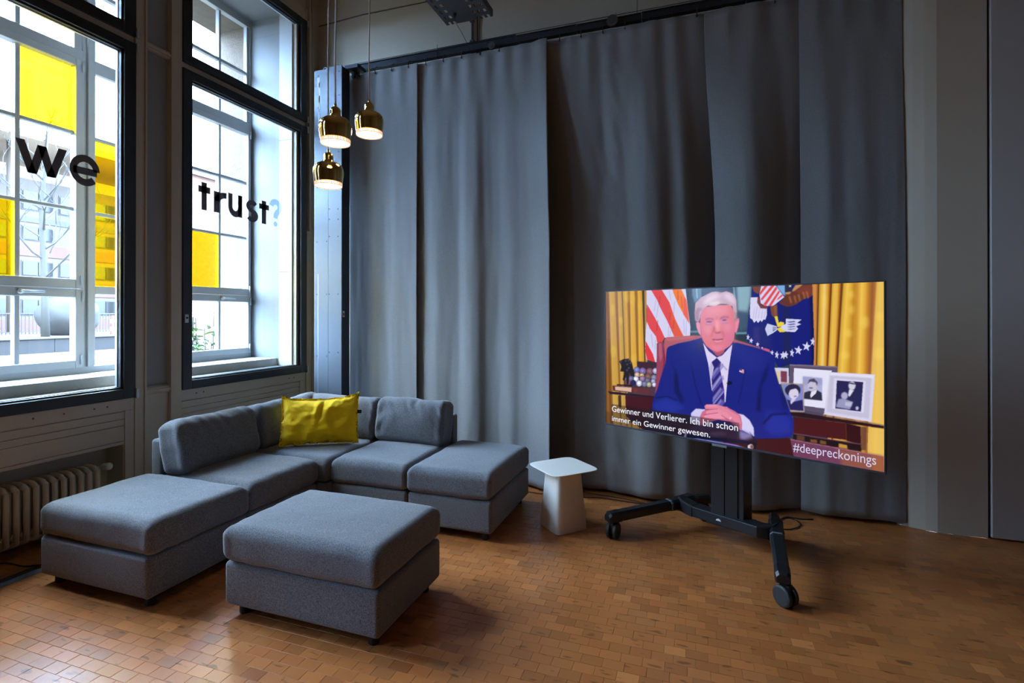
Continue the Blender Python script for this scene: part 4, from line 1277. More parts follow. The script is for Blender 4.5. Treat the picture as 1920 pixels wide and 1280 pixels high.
P((88,84,110),3,0.8,[145,382,144,384,143,385,141,387,139,387,136,387,134,386,133,385,132,383,133,381,134,380,136,379,139,378,141,378,143,379,144,380])
P((24,18,22),0,1.0,[66,469,158,465,158,472,67,476])
P((96,42,44),1,1.0,[41,478,166,474,188,478,188,495,167,504,42,505])
P((216,180,160),1,1.0,[56,482,154,478,153,500,57,500])
P((110,56,60),3,0.7,[167,475,255,471,256,507,167,505])
P((34,18,34),1,1.0,[12,510,280,507,280,515,24,523])
P((64,10,22),1,1.0,[118,521,280,514,269,582,259,677,226,679,166,652,121,621])
P((40,20,14),3,0.8,[75,525,93,524,94,583,76,582])
P((176,92,104),1,1.0,[335,231,350,223,483,211,521,212,522,254,367,375,342,346,332,261])
P((196,112,116),4,0.7,[343,229,483,214,483,223,350,242])
P((168,88,104),1,1.0,[665,222,765,251,770,248,773,260,699,248,662,236])
P((196,92,130),1,1.0,[775,258,792,254,809,259,814,274,795,271])
P((150,62,88),1,1.0,[294,254,312,246,330,250,340,315,342,331,319,421,285,504,291,417,294,309])
P((186,104,130),4,0.7,[305,253,319,253,324,316,313,343,305,308])
P((120,24,50),3,0.6,[326,252,338,315,342,331,319,421,329,342])
P((36,20,42),2,1.0,[257,562,473,560,475,685,226,683])
P((22,32,128),1,1.0,[344,302,348,276,359,266,405,250,464,237,522,220,528,244,657,238,679,237,752,253,808,270,822,281,831,302,829,334,848,402,869,446,887,497,901,540,900,575,891,603,837,616,750,631,462,598,462,573,273,576,268,549,276,519,296,474,315,415,337,354,342,346])
P((12,18,84),10,0.8,[396,372,412,461,436,513,421,529,398,490,381,415])
P((36,50,160),16,0.7,[281,540,340,508,398,518,436,541,380,569,281,569])
P((12,16,80),4,0.8,[288,511,344,497,402,511,398,515,344,502,289,518])
P((34,42,140),24,0.6,[665,252,752,262,805,284,782,340,718,360,681,319])
P((10,14,72),10,0.8,[809,309,796,375,776,413,774,514,757,517,766,428,786,361])
P((12,18,86),3,0.7,[470,335,493,436,520,511,524,526,511,512,485,429,467,339])
P((12,18,86),3,0.6,[714,349,701,421,684,497,680,490,697,414,711,350])
P((14,18,84),8,0.6,[360,294,403,405,409,501,382,472,394,405])
P((38,54,170),20,0.6,[798,509,857,513,894,530,891,588,822,607,792,589])
P((10,14,74),5,0.7,[780,563,813,519,872,507,886,512,821,526,788,566])
P((14,20,84),8,0.5,[845,414,875,453,879,498,861,493])
P((60,40,80),6,0.4,[494,241,525,234,531,278,495,283])
P((218,208,240),0,1.0,[526,244,552,279,588,305,613,294,657,245,649,295,640,356,631,444,626,497,591,448,566,451,550,336])
P((170,160,206),3,0.6,[565,324,573,342,566,397,563,436,553,352])
P((160,152,200),2,0.7,[606,324,640,356,628,357,609,332])
P((44,32,122),0,1.0,[565,326,589,306,607,324,602,348,622,445,624,515,571,511,568,451,565,401,575,346])
P((150,146,208),1,0.75,[568,374,605,324,609,336,568,393])
P((120,114,190),1,0.6,[566,386,615,326,620,342,570,405])
P((150,146,208),1,0.75,[569,428,605,378,610,389,569,447])
P((120,114,190),1,0.6,[567,440,616,379,621,395,570,459])
P((150,146,208),1,0.75,[570,481,606,431,610,442,570,501])
P((120,114,190),1,0.6,[568,494,616,432,622,448,571,513])
P((150,146,208),1,0.75,[571,532,607,481,611,492,571,551])
P((120,114,190),1,0.6,[569,544,617,482,623,498,572,563])
P((170,176,226),1,0.7,[566,445,604,386,608,389,567,451])
P((170,176,226),1,0.7,[572,506,620,445,622,450,576,510])
P((30,20,100),3,0.6,[565,326,589,306,607,324,601,348,575,348])
P((6,8,40),3,1.0,[632,412,644,401,658,407,650,417,637,419])
P((226,190,200),0,1.0,[687,345,706,350,706,364,687,359])
P((60,50,140),0,1.0,[687,345,698,348,698,355,687,353])
P((206,80,90),0,1.0,[698,351,706,353,706,356,698,354])
P((206,80,90),0,1.0,[698,357,706,359,706,362,698,360])
P((206,202,242),2,1.0,[469,562,491,539,538,537,517,562,511,614,463,610])
P((212,206,244),2,1.0,[671,536,703,538,729,557,746,587,748,624,724,613,696,603,694,563])
P((206,110,140),2,1.0,[511,571,522,548,540,538,631,514,669,529,692,544,698,573,697,607,678,602,647,576,593,574,511,614])
P((226,132,160),2,1.0,[531,523,540,515,584,509,627,515,647,529,684,546,695,574,681,587,655,561,608,538,569,534,536,536])
P((238,150,174),3,0.8,[540,516,584,511,592,519,544,525])
P((232,140,166),2,1.0,[541,543,592,528,631,538,655,557,647,568,608,553,537,560])
P((236,146,172),2,1.0,[529,567,569,549,608,549,632,565,593,571,533,574])
P((160,66,100),2,0.8,[536,537,592,527,592,529,536,540])
P((160,66,100),2,0.8,[529,560,593,543,593,546,529,563])
P((160,66,100),2,0.8,[608,551,643,571,643,574,608,554])
P((250,190,206),2,0.9,[643,558,653,555,653,564,646,566])
P((210,120,146),2,1.0,[623,515,635,513,639,522,623,522])
P((170,78,100),4,1.0,[563,268,625,267,619,284,597,300,586,297])
P((230,140,168),3,1.0,[492,154,503,148,513,159,518,215,505,200,495,176])
P((236,132,160),3,1.0,[667,150,674,136,685,132,687,144,682,171,675,194,666,193])
P((221,116,128),2,1.0,[515,97,528,85,605,76,649,75,663,102,669,150,668,187,664,225,648,250,622,269,591,280,563,272,540,256,525,233,518,212,512,153])
P((240,150,150),26,0.45,[543,86,638,80,649,107,594,119,549,116])
P((214,110,150),26,0.7,[634,167,666,166,662,228,635,256,619,249])
P((212,116,146),18,0.6,[516,170,532,175,539,247,528,231])
P((240,160,168),20,0.45,[532,167,564,166,562,205,533,198])
P((240,150,170),20,0.45,[617,159,653,156,653,191,629,191])
P((242,150,150),14,0.9,[583,141,597,141,604,184,579,188])
P((236,130,165),18,0.8,[563,252,619,249,608,274,574,276])
P((190,96,120),9,0.9,[538,135,575,133,578,141,538,142])
P((190,96,130),9,0.9,[599,132,617,124,641,125,641,132,606,139])
P((206,130,170),9,0.8,[535,147,572,147,570,163,538,161])
P((206,130,170),9,0.8,[606,140,639,137,638,153,612,157])
P((92,40,66),3,0.9,[538,149,552,146,571,148,561,152,544,152])
P((70,26,44),3,0.95,[611,142,621,138,635,140,625,144,616,144])
P((168,60,76),6,0.5,[586,126,590,126,590,138,586,138])
P((188,70,90),9,0.7,[575,163,583,179,579,193,570,196,566,216,562,213,570,185])
P((188,76,100),9,0.6,[603,160,609,184,618,195,624,216,618,216,610,198])
P((150,48,66),5,0.8,[577,193,590,195,607,191,604,197,590,200,580,197])
P((214,120,156),10,0.6,[568,210,615,208,618,219,568,222])
P((120,30,50),3,0.95,[566,225,593,226,618,221,613,227,593,230,574,230])
P((236,150,186),4,0.9,[574,230,593,231,613,227,605,236,585,237])
P((190,84,110),10,0.5,[571,242,613,238,608,245,577,248])
P((150,70,100),3,0.7,[536,136,555,132,575,137,574,140,555,137,538,141])
P((150,74,110),3,0.7,[602,134,619,125,641,127,640,131,620,129,606,138])
P((176,84,120),3,0.55,[534,157,550,161,570,158,568,161,550,165,535,161])
P((176,84,120),3,0.55,[609,154,623,154,638,151,637,154,623,157,612,157])
P((196,160,176),2,1.0,[488,140,486,109,489,66,518,40,567,18,587,17,609,22,631,17,659,28,673,54,677,107,670,139,664,129,663,107,657,82,632,72,602,71,582,81,548,78,525,94,512,120,509,145,501,149,492,148])
P((150,112,128),8,0.7,[488,140,487,106,501,86,522,89,512,120,507,145,492,148])
P((230,206,216),16,0.8,[527,58,553,33,587,27,618,29,593,45,554,67,531,78])
P((226,204,226),14,0.8,[618,29,642,24,664,43,672,75,659,70,632,51])
P((240,220,214),10,0.7,[554,67,593,56,610,67,582,78,554,75])
P((176,124,140),6,0.6,[593,17,609,23,604,31,596,26])
P((168,120,130),6,0.7,[665,107,676,107,682,139,674,150,667,139])
P((214,170,206),6,0.7,[508,106,519,97,513,131,507,139])
P((40,14,26),4,0.9,[156,619,462,600,513,614,685,605,751,623,759,647,126,650])
P((66,46,84),10,0.8,[513,610,647,577,685,601,686,646,538,657,447,669,463,624])
P((110,80,110),8,0.7,[633,629,630,633,622,637,609,641,594,644,579,646,566,646,558,645,554,642,557,639,566,634,579,630,594,627,609,625,622,625,630,626])
P((150,146,210),14,0.8,[685,605,731,610,748,624,708,645,686,642])
P((10,12,50),4,0.9,[451,656,538,657,708,645,759,648,755,655,723,658,447,679])
P((156,140,240),3,0.95,[461,678,501,672,671,670,723,678,704,681,573,684])
P((60,50,150),1,0.7,[501,676,671,673,671,674,501,678])
P((60,50,150),1,0.7,[516,677,671,676,671,678,517,678])
P((60,50,150),1,0.7,[532,677,671,680,671,682,532,679])
P((190,180,240),2,0.9,[444,637,450,640,444,676,432,679])
P((14,10,24),4,0.9,[718,655,759,647,753,678,718,680])
P((206,180,190),2,1.0,[745,666,744,670,742,675,738,678,734,680,730,680,726,678,723,675,722,670,723,665,726,661,729,658,734,656,738,656,742,658,744,661])
P((130,80,74),2,1.0,[746,666,745,669,744,672,742,674,739,675,736,675,734,674,733,671,732,668,732,665,734,662,736,660,739,659,741,659,744,660,745,663])
P((220,214,236),1,1.0,[724,660,729,667,725,677,721,670])
P((14,18,70),3,0.8,[728,606,747,624,759,647,750,647,740,623])
P((20,14,24),2,0.42,[35,573,686,575,686,645,563,664,450,676,28,677])
P((70,44,30),6,0.4,[0,616,25,616,28,677,-4,678])
gw, gh = SW // 2, SH // 2
lin = s2l(np.clip(CAN, 0, 255))
lin = lin.reshape(gh, 2, gw, 2, 3).mean((1, 3))[::-1]
sx0, sx1 = -TW / 2 + bz, TW / 2 - bz
sz0, sz1 = bb, TH - bz
gx = np.linspace(sx0, sx1, gw); gz = np.linspace(sz0, sz1, gh)
XX, ZZ = np.meshgrid(gx, gz)
co = np.stack([XX, np.full_like(XX, -.0005), ZZ], -1).reshape(-1, 3)
ii = np.arange(gw * gh).reshape(gh, gw)
fq = np.stack([ii[:-1, :-1], ii[:-1, 1:], ii[1:, 1:], ii[1:, :-1]], -1).reshape(-1, 4)
me = bpy.data.meshes.new('screen')
me.vertices.add(len(co)); me.vertices.foreach_set('co', co.astype(np.float32).ravel())
me.loops.add(fq.size); me.loops.foreach_set('vertex_index', fq.astype(np.int32).ravel())
me.polygons.add(len(fq)); me.polygons.foreach_set('loop_start', np.arange(0, fq.size, 4, dtype=np.int32))
me.update(calc_edges=True); me.validate()
ca = me.color_attributes.new('picture', 'FLOAT_COLOR', 'POINT')
ca.data.foreach_set('color', np.concatenate([lin.reshape(-1, 3), np.ones((gw * gh, 1))], 1).astype(np.float32).ravel())
sm, nt, p = newmat('lit_screen')
p.inputs['Base Color'].default_value = (.006, .006, .006, 1)
p.inputs['Roughness'].default_value = .16
p.inputs['Specular IOR Level'].default_value = .4
an = nt.nodes.new('ShaderNodeAttribute'); an.attribute_name = 'picture'
L(nt, an.outputs['Color'], p.inputs['Emission Color'])
p.inputs['Emission Strength'].default_value = 1.0
me.materials.append(sm)
so = bpy.data.objects.new('screen', me); C.objects.link(so); so.parent = tv
def scr(u, v): return (sx0 + (sx1 - sx0) * u / 1200, sz1 - (sz1 - sz0) * v / 676)
def screen_text(body, mat, u0, u1, vt, vb, offset=0.0, name='caption_word'):
    """vt/vb: raster rows of the top and bottom of the inked box"""
    me, co, lo, hi = text_mesh(name, body, mat, None, 0, 0, 0, 0, 0, offset)
    x0, zt = scr(u0, vt); x1, zb = scr(u1, vb)
    nx = x0 + (co[:, 0] - lo[0]) / (hi[0] - lo[0]) * (x1 - x0)
    nz = zb + (co[:, 1] - lo[1]) / (hi[1] - lo[1]) * (zt - zb)
    order = np.argsort(nx)
    # words are separated by the blanks of the line
    segs = []
    ed = np.empty(len(me.edges) * 2, np.int32); me.edges.foreach_get('vertices', ed); ed = ed.reshape(-1, 2)
    iv = sorted((min(nx[a_], nx[c_]), max(nx[a_], nx[c_])) for a_, c_ in ed)
    cur = [iv[0][0], iv[0][1]]
    gapw = .26 * (zt - zb)
    for a_, c_ in iv[1:]:
        if a_ > cur[1] + gapw: segs.append(tuple(cur)); cur = [a_, c_]
        else: cur[1] = max(cur[1], c_)
    segs.append(tuple(cur))
    P3 = np.stack([nx, np.full_like(nx, -.0012), nz], 1)
    fl = [tuple(p_.vertices) for p_ in me.polygons]
    for a_, c_ in segs:
        ids = [i for i in range(len(nx)) if a_ - 1e-5 <= nx[i] <= c_ + 1e-5]
        mp_ = {v: k for k, v in enumerate(ids)}
        m2 = bpy.data.meshes.new(name)
        m2.from_pydata([tuple(P3[i]) for i in ids], [], [tuple(mp_[v] for v in f) for f in fl if f[0] in mp_])
        m2.materials.append(mat)
        o = bpy.data.objects.new(name, m2); C.objects.link(o); o.parent = tv
    return o
screen_text('Gewinner und Verlierer. Ich bin schon', M['white_print'], 37, 681, 582, 612, .003)
screen_text('immer ein Gewinner gewesen.', M['white_print'], 37, 558, 632, 668, .003)
screen_text('#deepreckonings', M['hash_print'], 899, 1176, 621, 667, .0)

# ---- rolling television stand
ts = thing('television_stand', 'black rolling stand with column and four splayed casters carrying the television', 'stand', (.24, 3.66, 0), 0)
r_ = Vector((.9004, -.435, 0)); n_ = Vector((-.435, -.9004, 0)); up = Vector((0, 0, 1))
cc = Vector((.243, 3.715, 0))
b = MB(); b.obox(cc + up * .66, r_ * .108, n_ * .070, up * .54)
b.build('column', M['black_satin'], ts, bevel=.006)
for s in (-1, 1):
    b = MB(); b.obox(cc + r_ * (s * .043 - .012) + n_ * .073 + up * .66, r_ * .0405, n_ * .006, up * .48)
    b.build('column_panel', M['black_plastic'], ts, bevel=.003)
b = MB(); b.obox(Vector((.154, 3.349, 1.19)) - n_ * .19, r_ * .30, n_ * .10, up * .05)
b.obox(Vector((.154, 3.349, 1.19)) - n_ * .088, r_ * .22, n_ * .012, up * .22)
b.build('mount_bracket', M['black_satin'], ts)
LF, LB = Vector((-.511, 3.500, 0)), Vector((.082, 4.05, 0))
RF, RB = Vector((.441, 3.000, 0)), Vector((.512, 3.82, 0))
def arm(f, bk, jt):
    d = (bk - f).normalized()
    s = d.cross(up)
    def sect(p, w, z0, z1):
        c = min(w, .012)
        return [p + s * a + up * z for a, z in ((-w, z0 + .006), (-w + .006, z0), (w - .006, z0), (w, z0 + .006), (w, z1 - .014), (w - .014, z1), (-w + .014, z1), (-w, z1 - .014))]
    ln = (bk - f).length
    def loft(name, stations, mat):
        b = MB(); vs = []
        for tt, w, z0, z1 in stations: vs += sect(f + d * tt, w, z0, z1)
        k = len(stations)
        fs = [(i * 8 + j, i * 8 + (j + 1) % 8, (i + 1) * 8 + (j + 1) % 8, (i + 1) * 8 + j) for i in range(k - 1) for j in range(8)]
        fs += [tuple(range(7, -1, -1)), tuple((k - 1) * 8 + j for j in range(8))]
        b.add(vs, fs)
        return b.build(name, mat, ts)
    loft('arm', [(.055, .036, .118, .180), (jt - .03, .038, .126, .190)], M['black_satin'])
    loft('arm_end_cap', [(-.035, .030, .122, .166), (-.02, .037, .116, .180), (.06, .038, .115, .182)], M['black_plastic'])
    loft('arm_sleeve', [(jt - .045, .0400, .122, .1925), (jt - .030, .0400, .122, .1925)], M['grey_ring'])
    loft('arm', [(jt - .032, .038, .122, .192), (jt + .16, .042, .120, .205), (ln - .08, .034, .122, .190), (ln + .03, .030, .120, .178)], M['black_plastic'])
JL, JR = .52, .50
arm(LF, LB, JL); arm(RF, RB, JR)
pl = Vector((-.005, 3.742, 0)); pr = Vector((.378, 3.518, 0))          # ends of the front edge of the crossbar
cd = (pr - pl)
nb = cd.normalized().cross(up)
if nb.y > 0: nb = -nb
mid = (pl + pr) / 2
b = MB(); b.obox(mid - nb * .05 + up * .158, cd * .5, nb * .05, up * .034)
b.build('crossbar', M['black_satin'], ts, bevel=.006)
b = MB(); b.obox(cc + up * .135, r_ * .13, n_ * .09, up * .02)
b.build('column_foot', M['black_satin'], ts, bevel=.004)
for e0, jp, nm in ((pl, LF + (LB - LF).normalized() * (JL + .07), 'knuckle'), (pr, RF + (RB - RF).normalized() * (JR + .07), 'knuckle')):
    # shaped bracket that turns from the arm into the crossbar
    d = (jp - e0)
    b = MB()
    st = []
    for t, hw, z0_, z1_ in ((0, .052, .122, .193), (.35, .054, .122, .194), (.7, .050, .120, .198), (1.0, .038, .120, .206)):
        c_ = e0 - nb * .05 * (1 - t) + d * t
        st.append([c_ + nb * a_ + up * z_ for a_, z_ in ((-hw, z0_), (hw, z0_), (hw, z1_ - .008), (hw - .012, z1_), (-hw + .012, z1_), (-hw, z1_ - .008))])
    vs_ = [p for q in st for p in q]
    b.add(vs_, [(i * 6 + j, i * 6 + (j + 1) % 6, (i + 1) * 6 + (j + 1) % 6, (i + 1) * 6 + j) for i in range(3) for j in range(6)] + [tuple(range(5, -1, -1)), tuple(18 + j for j in range(6))])
    b.build(nm, M['black_plastic'], ts)
dn = cd.normalized(); fn = Vector((dn.y, -dn.x, 0))
if fn.y > 0: fn = -fn
b = MB()
lc = mid - dn * .03 + fn * .0008 + up * .160
for a0, a1, z0, z1 in ((-.017, .017, -.008, -.004), (-.013, .013, -.003, .002), (-.007, .007, .003, .006)):
    b.obox(lc + up * (z0 + z1) / 2 + dn * (a0 + a1) / 2, dn * (a1 - a0) / 2, fn * .0006, up * (z1 - z0) / 2)
b.build('maker_emblem', M['mark'], ts)
def caster(p, ang):
    ax = Vector((math.cos(ang), math.sin(ang), 0)); fw = Vector((-ax.y, ax.x, 0))
    c = p + up * .0545
    hub = MB(); hub.tube([c - ax * .014, c + ax * .014], .030, 20)
    hub.obox(c + up * .035, ax * .012, fw * .030, up * .024)
    hub.tube([p + up * .09, p + up * .125], .012, 12)
    h = hub.build('caster_fork', M['black_plastic'], ts)
    for s in (-1, 1):
        w = MB()
        w.tube([c + ax * s * .012, c + ax * s * .0145, c + ax * s * .030, c + ax * s * .0335, c + ax * s * .036], [.050, .0545, .0545, .051, .044], 28)
        w.build('wheel', M['tyre'], h)
caster(LF + Vector((.01, .012, 0)), math.radians(-14)); caster(RF + Vector((.012, -.012, 0)), math.radians(40))
caster(LB, math.radians(20)); caster(RB, math.radians(60))

# ---- curtain panels
def curtain(label, xl_top, xl, xr_top, xr, prof, seed, nx=110, nz=70, z0=.028, amp=1.0, plain_y=4.405):
    zt = 3.905
    b = MB()
    rows = []
    for j in range(nz + 1):
        tz = j / nz
        z = z0 + (zt - z0) * tz
        k = max(0, min(1, (zt - z) / 1.6)); k = k * k * (3 - 2 * k)
        f = .22 + .78 * k
        rw = []
        kk = max(0, min(1, (zt - z) / 1.9)); kk = kk * kk * (3 - 2 * kk)
        a = xl_top + (xl - xl_top) * kk; c = xr_top + (xr - xr_top) * kk
        for i in range(nx + 1):
            s = i / nx
            xm = xl + (xr - xl) * s
            x = a + (c - a) * s
            y = plain_y + (lerp_prof(prof, xm) - plain_y) * f
            y += amp * .006 * f * mnoise.noise(Vector((xm * 7 + seed, z * .7, seed)))
            y += amp * .003 * f * mnoise.noise(Vector((xm * 17 + seed * 3, z * 1.6, seed)))
            y += amp * .0035 * mnoise.noise(Vector((xm * 12 + seed, z * 9, 5 + seed))) * (.4 + .6 * abs(mnoise.noise(Vector((xm * 2.2, z * 1.4, seed)))) * 2)
            if amp > 1.1:
                cz = math.exp(-((xm + .62) / .16) ** 2)
                y += .016 * cz * mnoise.noise(Vector((xm * 14 + z * 5, z * 7, 2))) + .012 * cz * abs(mnoise.noise(Vector((xm * 9 - z * 7, z * 5, 8))))
            # pull from each hook
            if z > zt - .5:
                q = ((xm + 3.146) / .187) % 1.0
                y += .008 * math.cos(2 * PI * q) * (z - zt + .5) / .5
            rw.append((x, y, z + .004 * mnoise.noise(Vector((xm * 3, seed, 0)))))
        rows.append(rw)
    b.grid(rows)
    o = b.build('curtain', M['curtain'], None, smooth=True)
    tag(o, label, 'curtain', 'grey curtain panels on the back wall')
    md = o.modifiers.new('cloth_thickness', 'SOLIDIFY'); md.thickness = .004; md.offset = 0
    return o
curtain('grey curtain panel, leftmost one, partly behind the steel column', -3.30, -3.30, -2.478, -2.478,
        [(-3.30, 4.455), (-3.13, 4.43), (-3.0, 4.408), (-2.85, 4.415), (-2.72, 4.395), (-2.60, 4.384), (-2.478, 4.366)], 1.0, plain_y=4.388)
curtain('grey curtain panel behind the sofa with a bulging right edge', -2.55, -2.55, -1.192, -1.118,
        [(-2.55, 4.416), (-2.42, 4.400), (-2.30, 4.375), (-2.18, 4.372), (-2.05, 4.372), (-1.93, 4.338), (-1.84, 4.335), (-1.76, 4.362), (-1.64, 4.358), (-1.52, 4.325), (-1.40, 4.31), (-1.28, 4.265), (-1.18, 4.205), (-1.118, 4.165)], 4.0)
curtain('broad creased grey curtain panel between side table and television', -1.26, -1.26, .12, .215,
        [(-1.26, 4.45), (-1.12, 4.445), (-1.02, 4.425), (-.92, 4.385), (-.80, 4.37), (-.70, 4.385), (-.60, 4.345), (-.50, 4.335), (-.36, 4.285), (-.24, 4.29), (-.14, 4.335), (-.04, 4.33), (.08, 4.40), (.215, 4.47)], 7.0, amp=1.2)
curtain('grey curtain panel directly behind the television column', .092, .172, .80, .80,
        [(.172, 4.375), (.24, 4.335), (.34, 4.295), (.44, 4.285), (.55, 4.33), (.66, 4.40), (.80, 4.455)], 10.0)
curtain('grey curtain panel at the far right, beside the pilaster', .765, .775, 1.415, 1.432,
        [(.775, 4.415), (.84, 4.385), (.93, 4.355), (1.04, 4.365), (1.15, 4.36), (1.28, 4.375), (1.432, 4.385)], 13.0)

# ---- curtain rail
cr = thing('curtain_rail', 'dark steel curtain rail with hooks along the top of the curtain', 'rail', (-3.2, 4.44, 3.95))
for x0, x1, zt in ((-3.24, -2.30, 4.028), (-2.296, -1.505, 4.030), (-1.50, -.95, 4.022), (-.945, -.40, 4.018), (-.395, .40, 4.022), (.405, 1.40, 4.026)):
    MB().box(x0, x1, 4.44, 4.475, 3.956, zt).box(x0, x1, 4.425, 4.44, 3.956, 3.962).box(x0, x1, 4.425, 4.44, zt - .006, zt).build('rail_segment', M['dark_metal'], cr)
hx = [-3.146 + .1872 * k for k in range(24)]
hk = None
for k, x in enumerate(hx):
    if hk is None:
        b = MB()
        b.tube([(x, 4.434, 3.965), (x, 4.415, 3.958), (x, 4.392, 3.935), (x, 4.386, 3.905), (x, 4.392, 3.882), (x, 4.404, 3.880)], .0042, 6)
        b.tube([(x, 4.388, 3.884), (x, 4.383, 3.884)], .008, 10)
        hk = b.build('hook', M['bolt'], cr, smooth=True); hx0 = x
    else:
        o = hk.copy(); C.objects.link(o); o.location = (x - hx0, 0, 0)
for x, h in ((-2.294, .12), (-1.917, .62), (-.613, .10), (-.432, 1.9), (.124, .5)):
    MB().tube([(x, 4.42, 3.93), (x + .004, 4.42, 3.95 + h)], .0022, 6).build('hanging_wire', M['bolt'], cr)
for x, z, rr in ((-1.731, 3.958, .034), (-.636, 3.985, .048)):
    MB().tube([(x, 4.425, z), (x, 4.405, z)], rr, 20).tube([(x, 4.405, z), (x, 4.400, z)], rr * .45, 14).build('pulley', M['tray_metal'], cr)
MB().box(-3.25, -3.10, 4.30, 4.44, 3.93, 3.965).box(-3.22, -3.19, 4.37, 4.44, 3.87, 3.93).build('end_bracket', M['dark_metal'], cr)
MB().tube([(-3.23, 4.42, 4.032), (.2, 4.43, 4.034), (1.4, 4.43, 4.034)], .003, 6).build('pull_cord', M['bolt'], cr)

# ---- steel column
sc = thing('steel_column', 'tall galvanised steel clad column left of the curtain', 'column', (-3.385, 4.28, 0))
MB().box(-3.545, -3.225, 4.228, 4.345, 0, 3.925).build('core', M['dark_metal'], sc)
MB().box(-3.552, -3.383, 4.222, 4.228, 0, 3.918).build('cladding_plate', M['steel'], sc, bevel=.0015)
MB().box(-3.377, -3.221, 4.216, 4.228, 0, 3.932).build('cladding_plate', M['steel'], sc, bevel=.0015)
MB().box(-3.505, -3.501, 4.2205, 4.2222, .5, 1.9).build('edge_strip', M['spacer'], sc)
for x, z in [(-3.518, 2.22), (-3.403, 2.22), (-3.517, 1.70), (-3.402, 1.70), (-3.516, 1.09), (-3.401, 1.09), (-3.366, 2.536), (-3.265, 2.53), (-3.366, 2.436), (-3.264, 2.43), (-3.366, 2.266), (-3.264, 2.262), (-3.366, 1.70), (-3.264, 1.70), (-3.366, 1.13), (-3.263, 1.13), (-3.504, 3.868), (-3.254, 3.872), (-3.396, 3.872), (-3.253, 3.642), (-3.507, 3.556), (-3.396, 3.556), (-3.259, 3.09), (-3.522, 2.757), (-3.40, 2.757), (-3.366, 3.09)]:
    yf = 4.222 if x < -3.38 else 4.216
    MB().tube([(x, yf, z), (x, yf - .004, z)], .0065, 8).build('bolt', M['bolt'], sc)
for x in (-3.445, -3.300):
    b = MB(); b.tube([(x + .028 * math.cos(q), 4.26, 3.925 + .032 * math.sin(q)) for q in np.linspace(0, PI, 9)], .008, 8)
    b.build('lifting_eye', M['steel'], sc, smooth=True)
MB().box(-3.2255, -3.2235, 4.238, 4.268, 1.475, 1.535).build('warning_sticker', M['white_metal'], sc)
MB().box(-3.2240, -3.2230, 4.243, 4.263, 1.488, 1.515).build('warning_sticker_print', M['red'], sc)
MB().box(-3.66, -3.558, 4.40, 4.47, 0, 3.86).build('guide_channel', M['black'], sc)
b = MB()
for x, y_, z, w, h in ((-3.50, 0, 3.80, .018, .05), (-3.485, 0, 3.70, .012, .10), (-3.492, 0, 3.60, .010, .07), (-3.495, 0, 3.45, .006, .06)):
    b.box(x - w, x + w, 4.2212, 4.2221, z - h, z + h)
b.build('paint_scuff', M['white_frame'], sc)

# ---- cable tray and conduits
tr = thing('cable_tray', 'perforated zinc cable tray hanging above the curtain', 'cable tray', (-1.86, 3.6, 4.1))
b = MB()
X0, X1, Y0, Y1, ZB = -2.079, -1.637, 2.8, 4.2, 4.095
ny = 16
xs = [X0, X0 + .03, X0 + .055, X0 + .075, X0 + .10, X1 - .14, X1 - .115, X1 - .095, X1 - .07, X1 - .03, X1]
st_ = (Y1 - Y0) / ny
for j in range(ny):
    y0, y1 = Y0 + j * st_, Y0 + (j + 1) * st_
    b.box(X0, X1, y0, y0 + st_ * .52, ZB, ZB + .003)
    for xa, xb in ((X0, X0 + .028), (X0 + .052, X0 + .074), (X0 + .10, X1 - .14), (X1 - .115, X1 - .095), (X1 - .070, X1 - .045), (X1 - .022, X1)):
        b.box(xa, xb, y0 + st_ * .52, y1, ZB, ZB + .003)
for x in (X0, X1 - .003):
    b.box(x, x + .003, Y0, Y1, ZB, ZB + .06)
b.build('tray_bottom', M['tray_metal'], tr)
b = MB()
for k in range(5):
    b.tube([(X0 + .10 + .06 * k, Y0, ZB + .02), (X0 + .11 + .055 * k, Y1 - .05, ZB + .018)], .012, 8)
b.build('cable', M['cable'], tr)
MB().tube([(-1.93, 4.05, ZB - .07), (-1.93, 4.05, ZB + .5), (-1.93, 4.05, 6.19)], .004, 6).tube([(-1.93, 4.05, ZB - .03), (-1.93, 4.05, ZB - .004)], .016, 8).build('suspension_rod', M['bolt'], tr)
MB().tube([(X0 + .02, 3.2, ZB), (X0 + .02, 3.2, 6.19)], .006, 6).tube([(X1 - .02, 3.2, ZB), (X1 - .02, 3.2, 6.19)], .006, 6).build('suspension_rod', M['bolt'], tr)
MB().tube([(-1.93, 4.05, ZB - .07), (-1.925, 4.2, 3.99), (-1.917, 4.40, 3.90)], .002, 6).build('safety_wire', M['bolt'], tr)
cn = thing('conduit', 'grey steel conduit and wires running down the wall behind the cable tray', 'conduit', (-2.06, 4.74, 4.0))
MB().tube([(-2.066, 4.735, 3.6), (-2.066, 4.735, 4.9)], .011, 8).build('pipe', M['tray_metal'], cn, smooth=True)
for z in (4.22, 4.42): MB().box(-2.088, -2.044, 4.722, 4.75, z - .008, z + .008).build('pipe_clip', M['tray_metal'], cn)
MB().tube([(-2.015, 4.742, 3.6), (-2.012, 4.742, 4.9)], .006, 6).tube([(-1.985, 4.742, 3.6), (-1.99, 4.742, 4.3), (-1.97, 4.742, 4.9)], .004, 6).build('wire', M['cable'], cn)

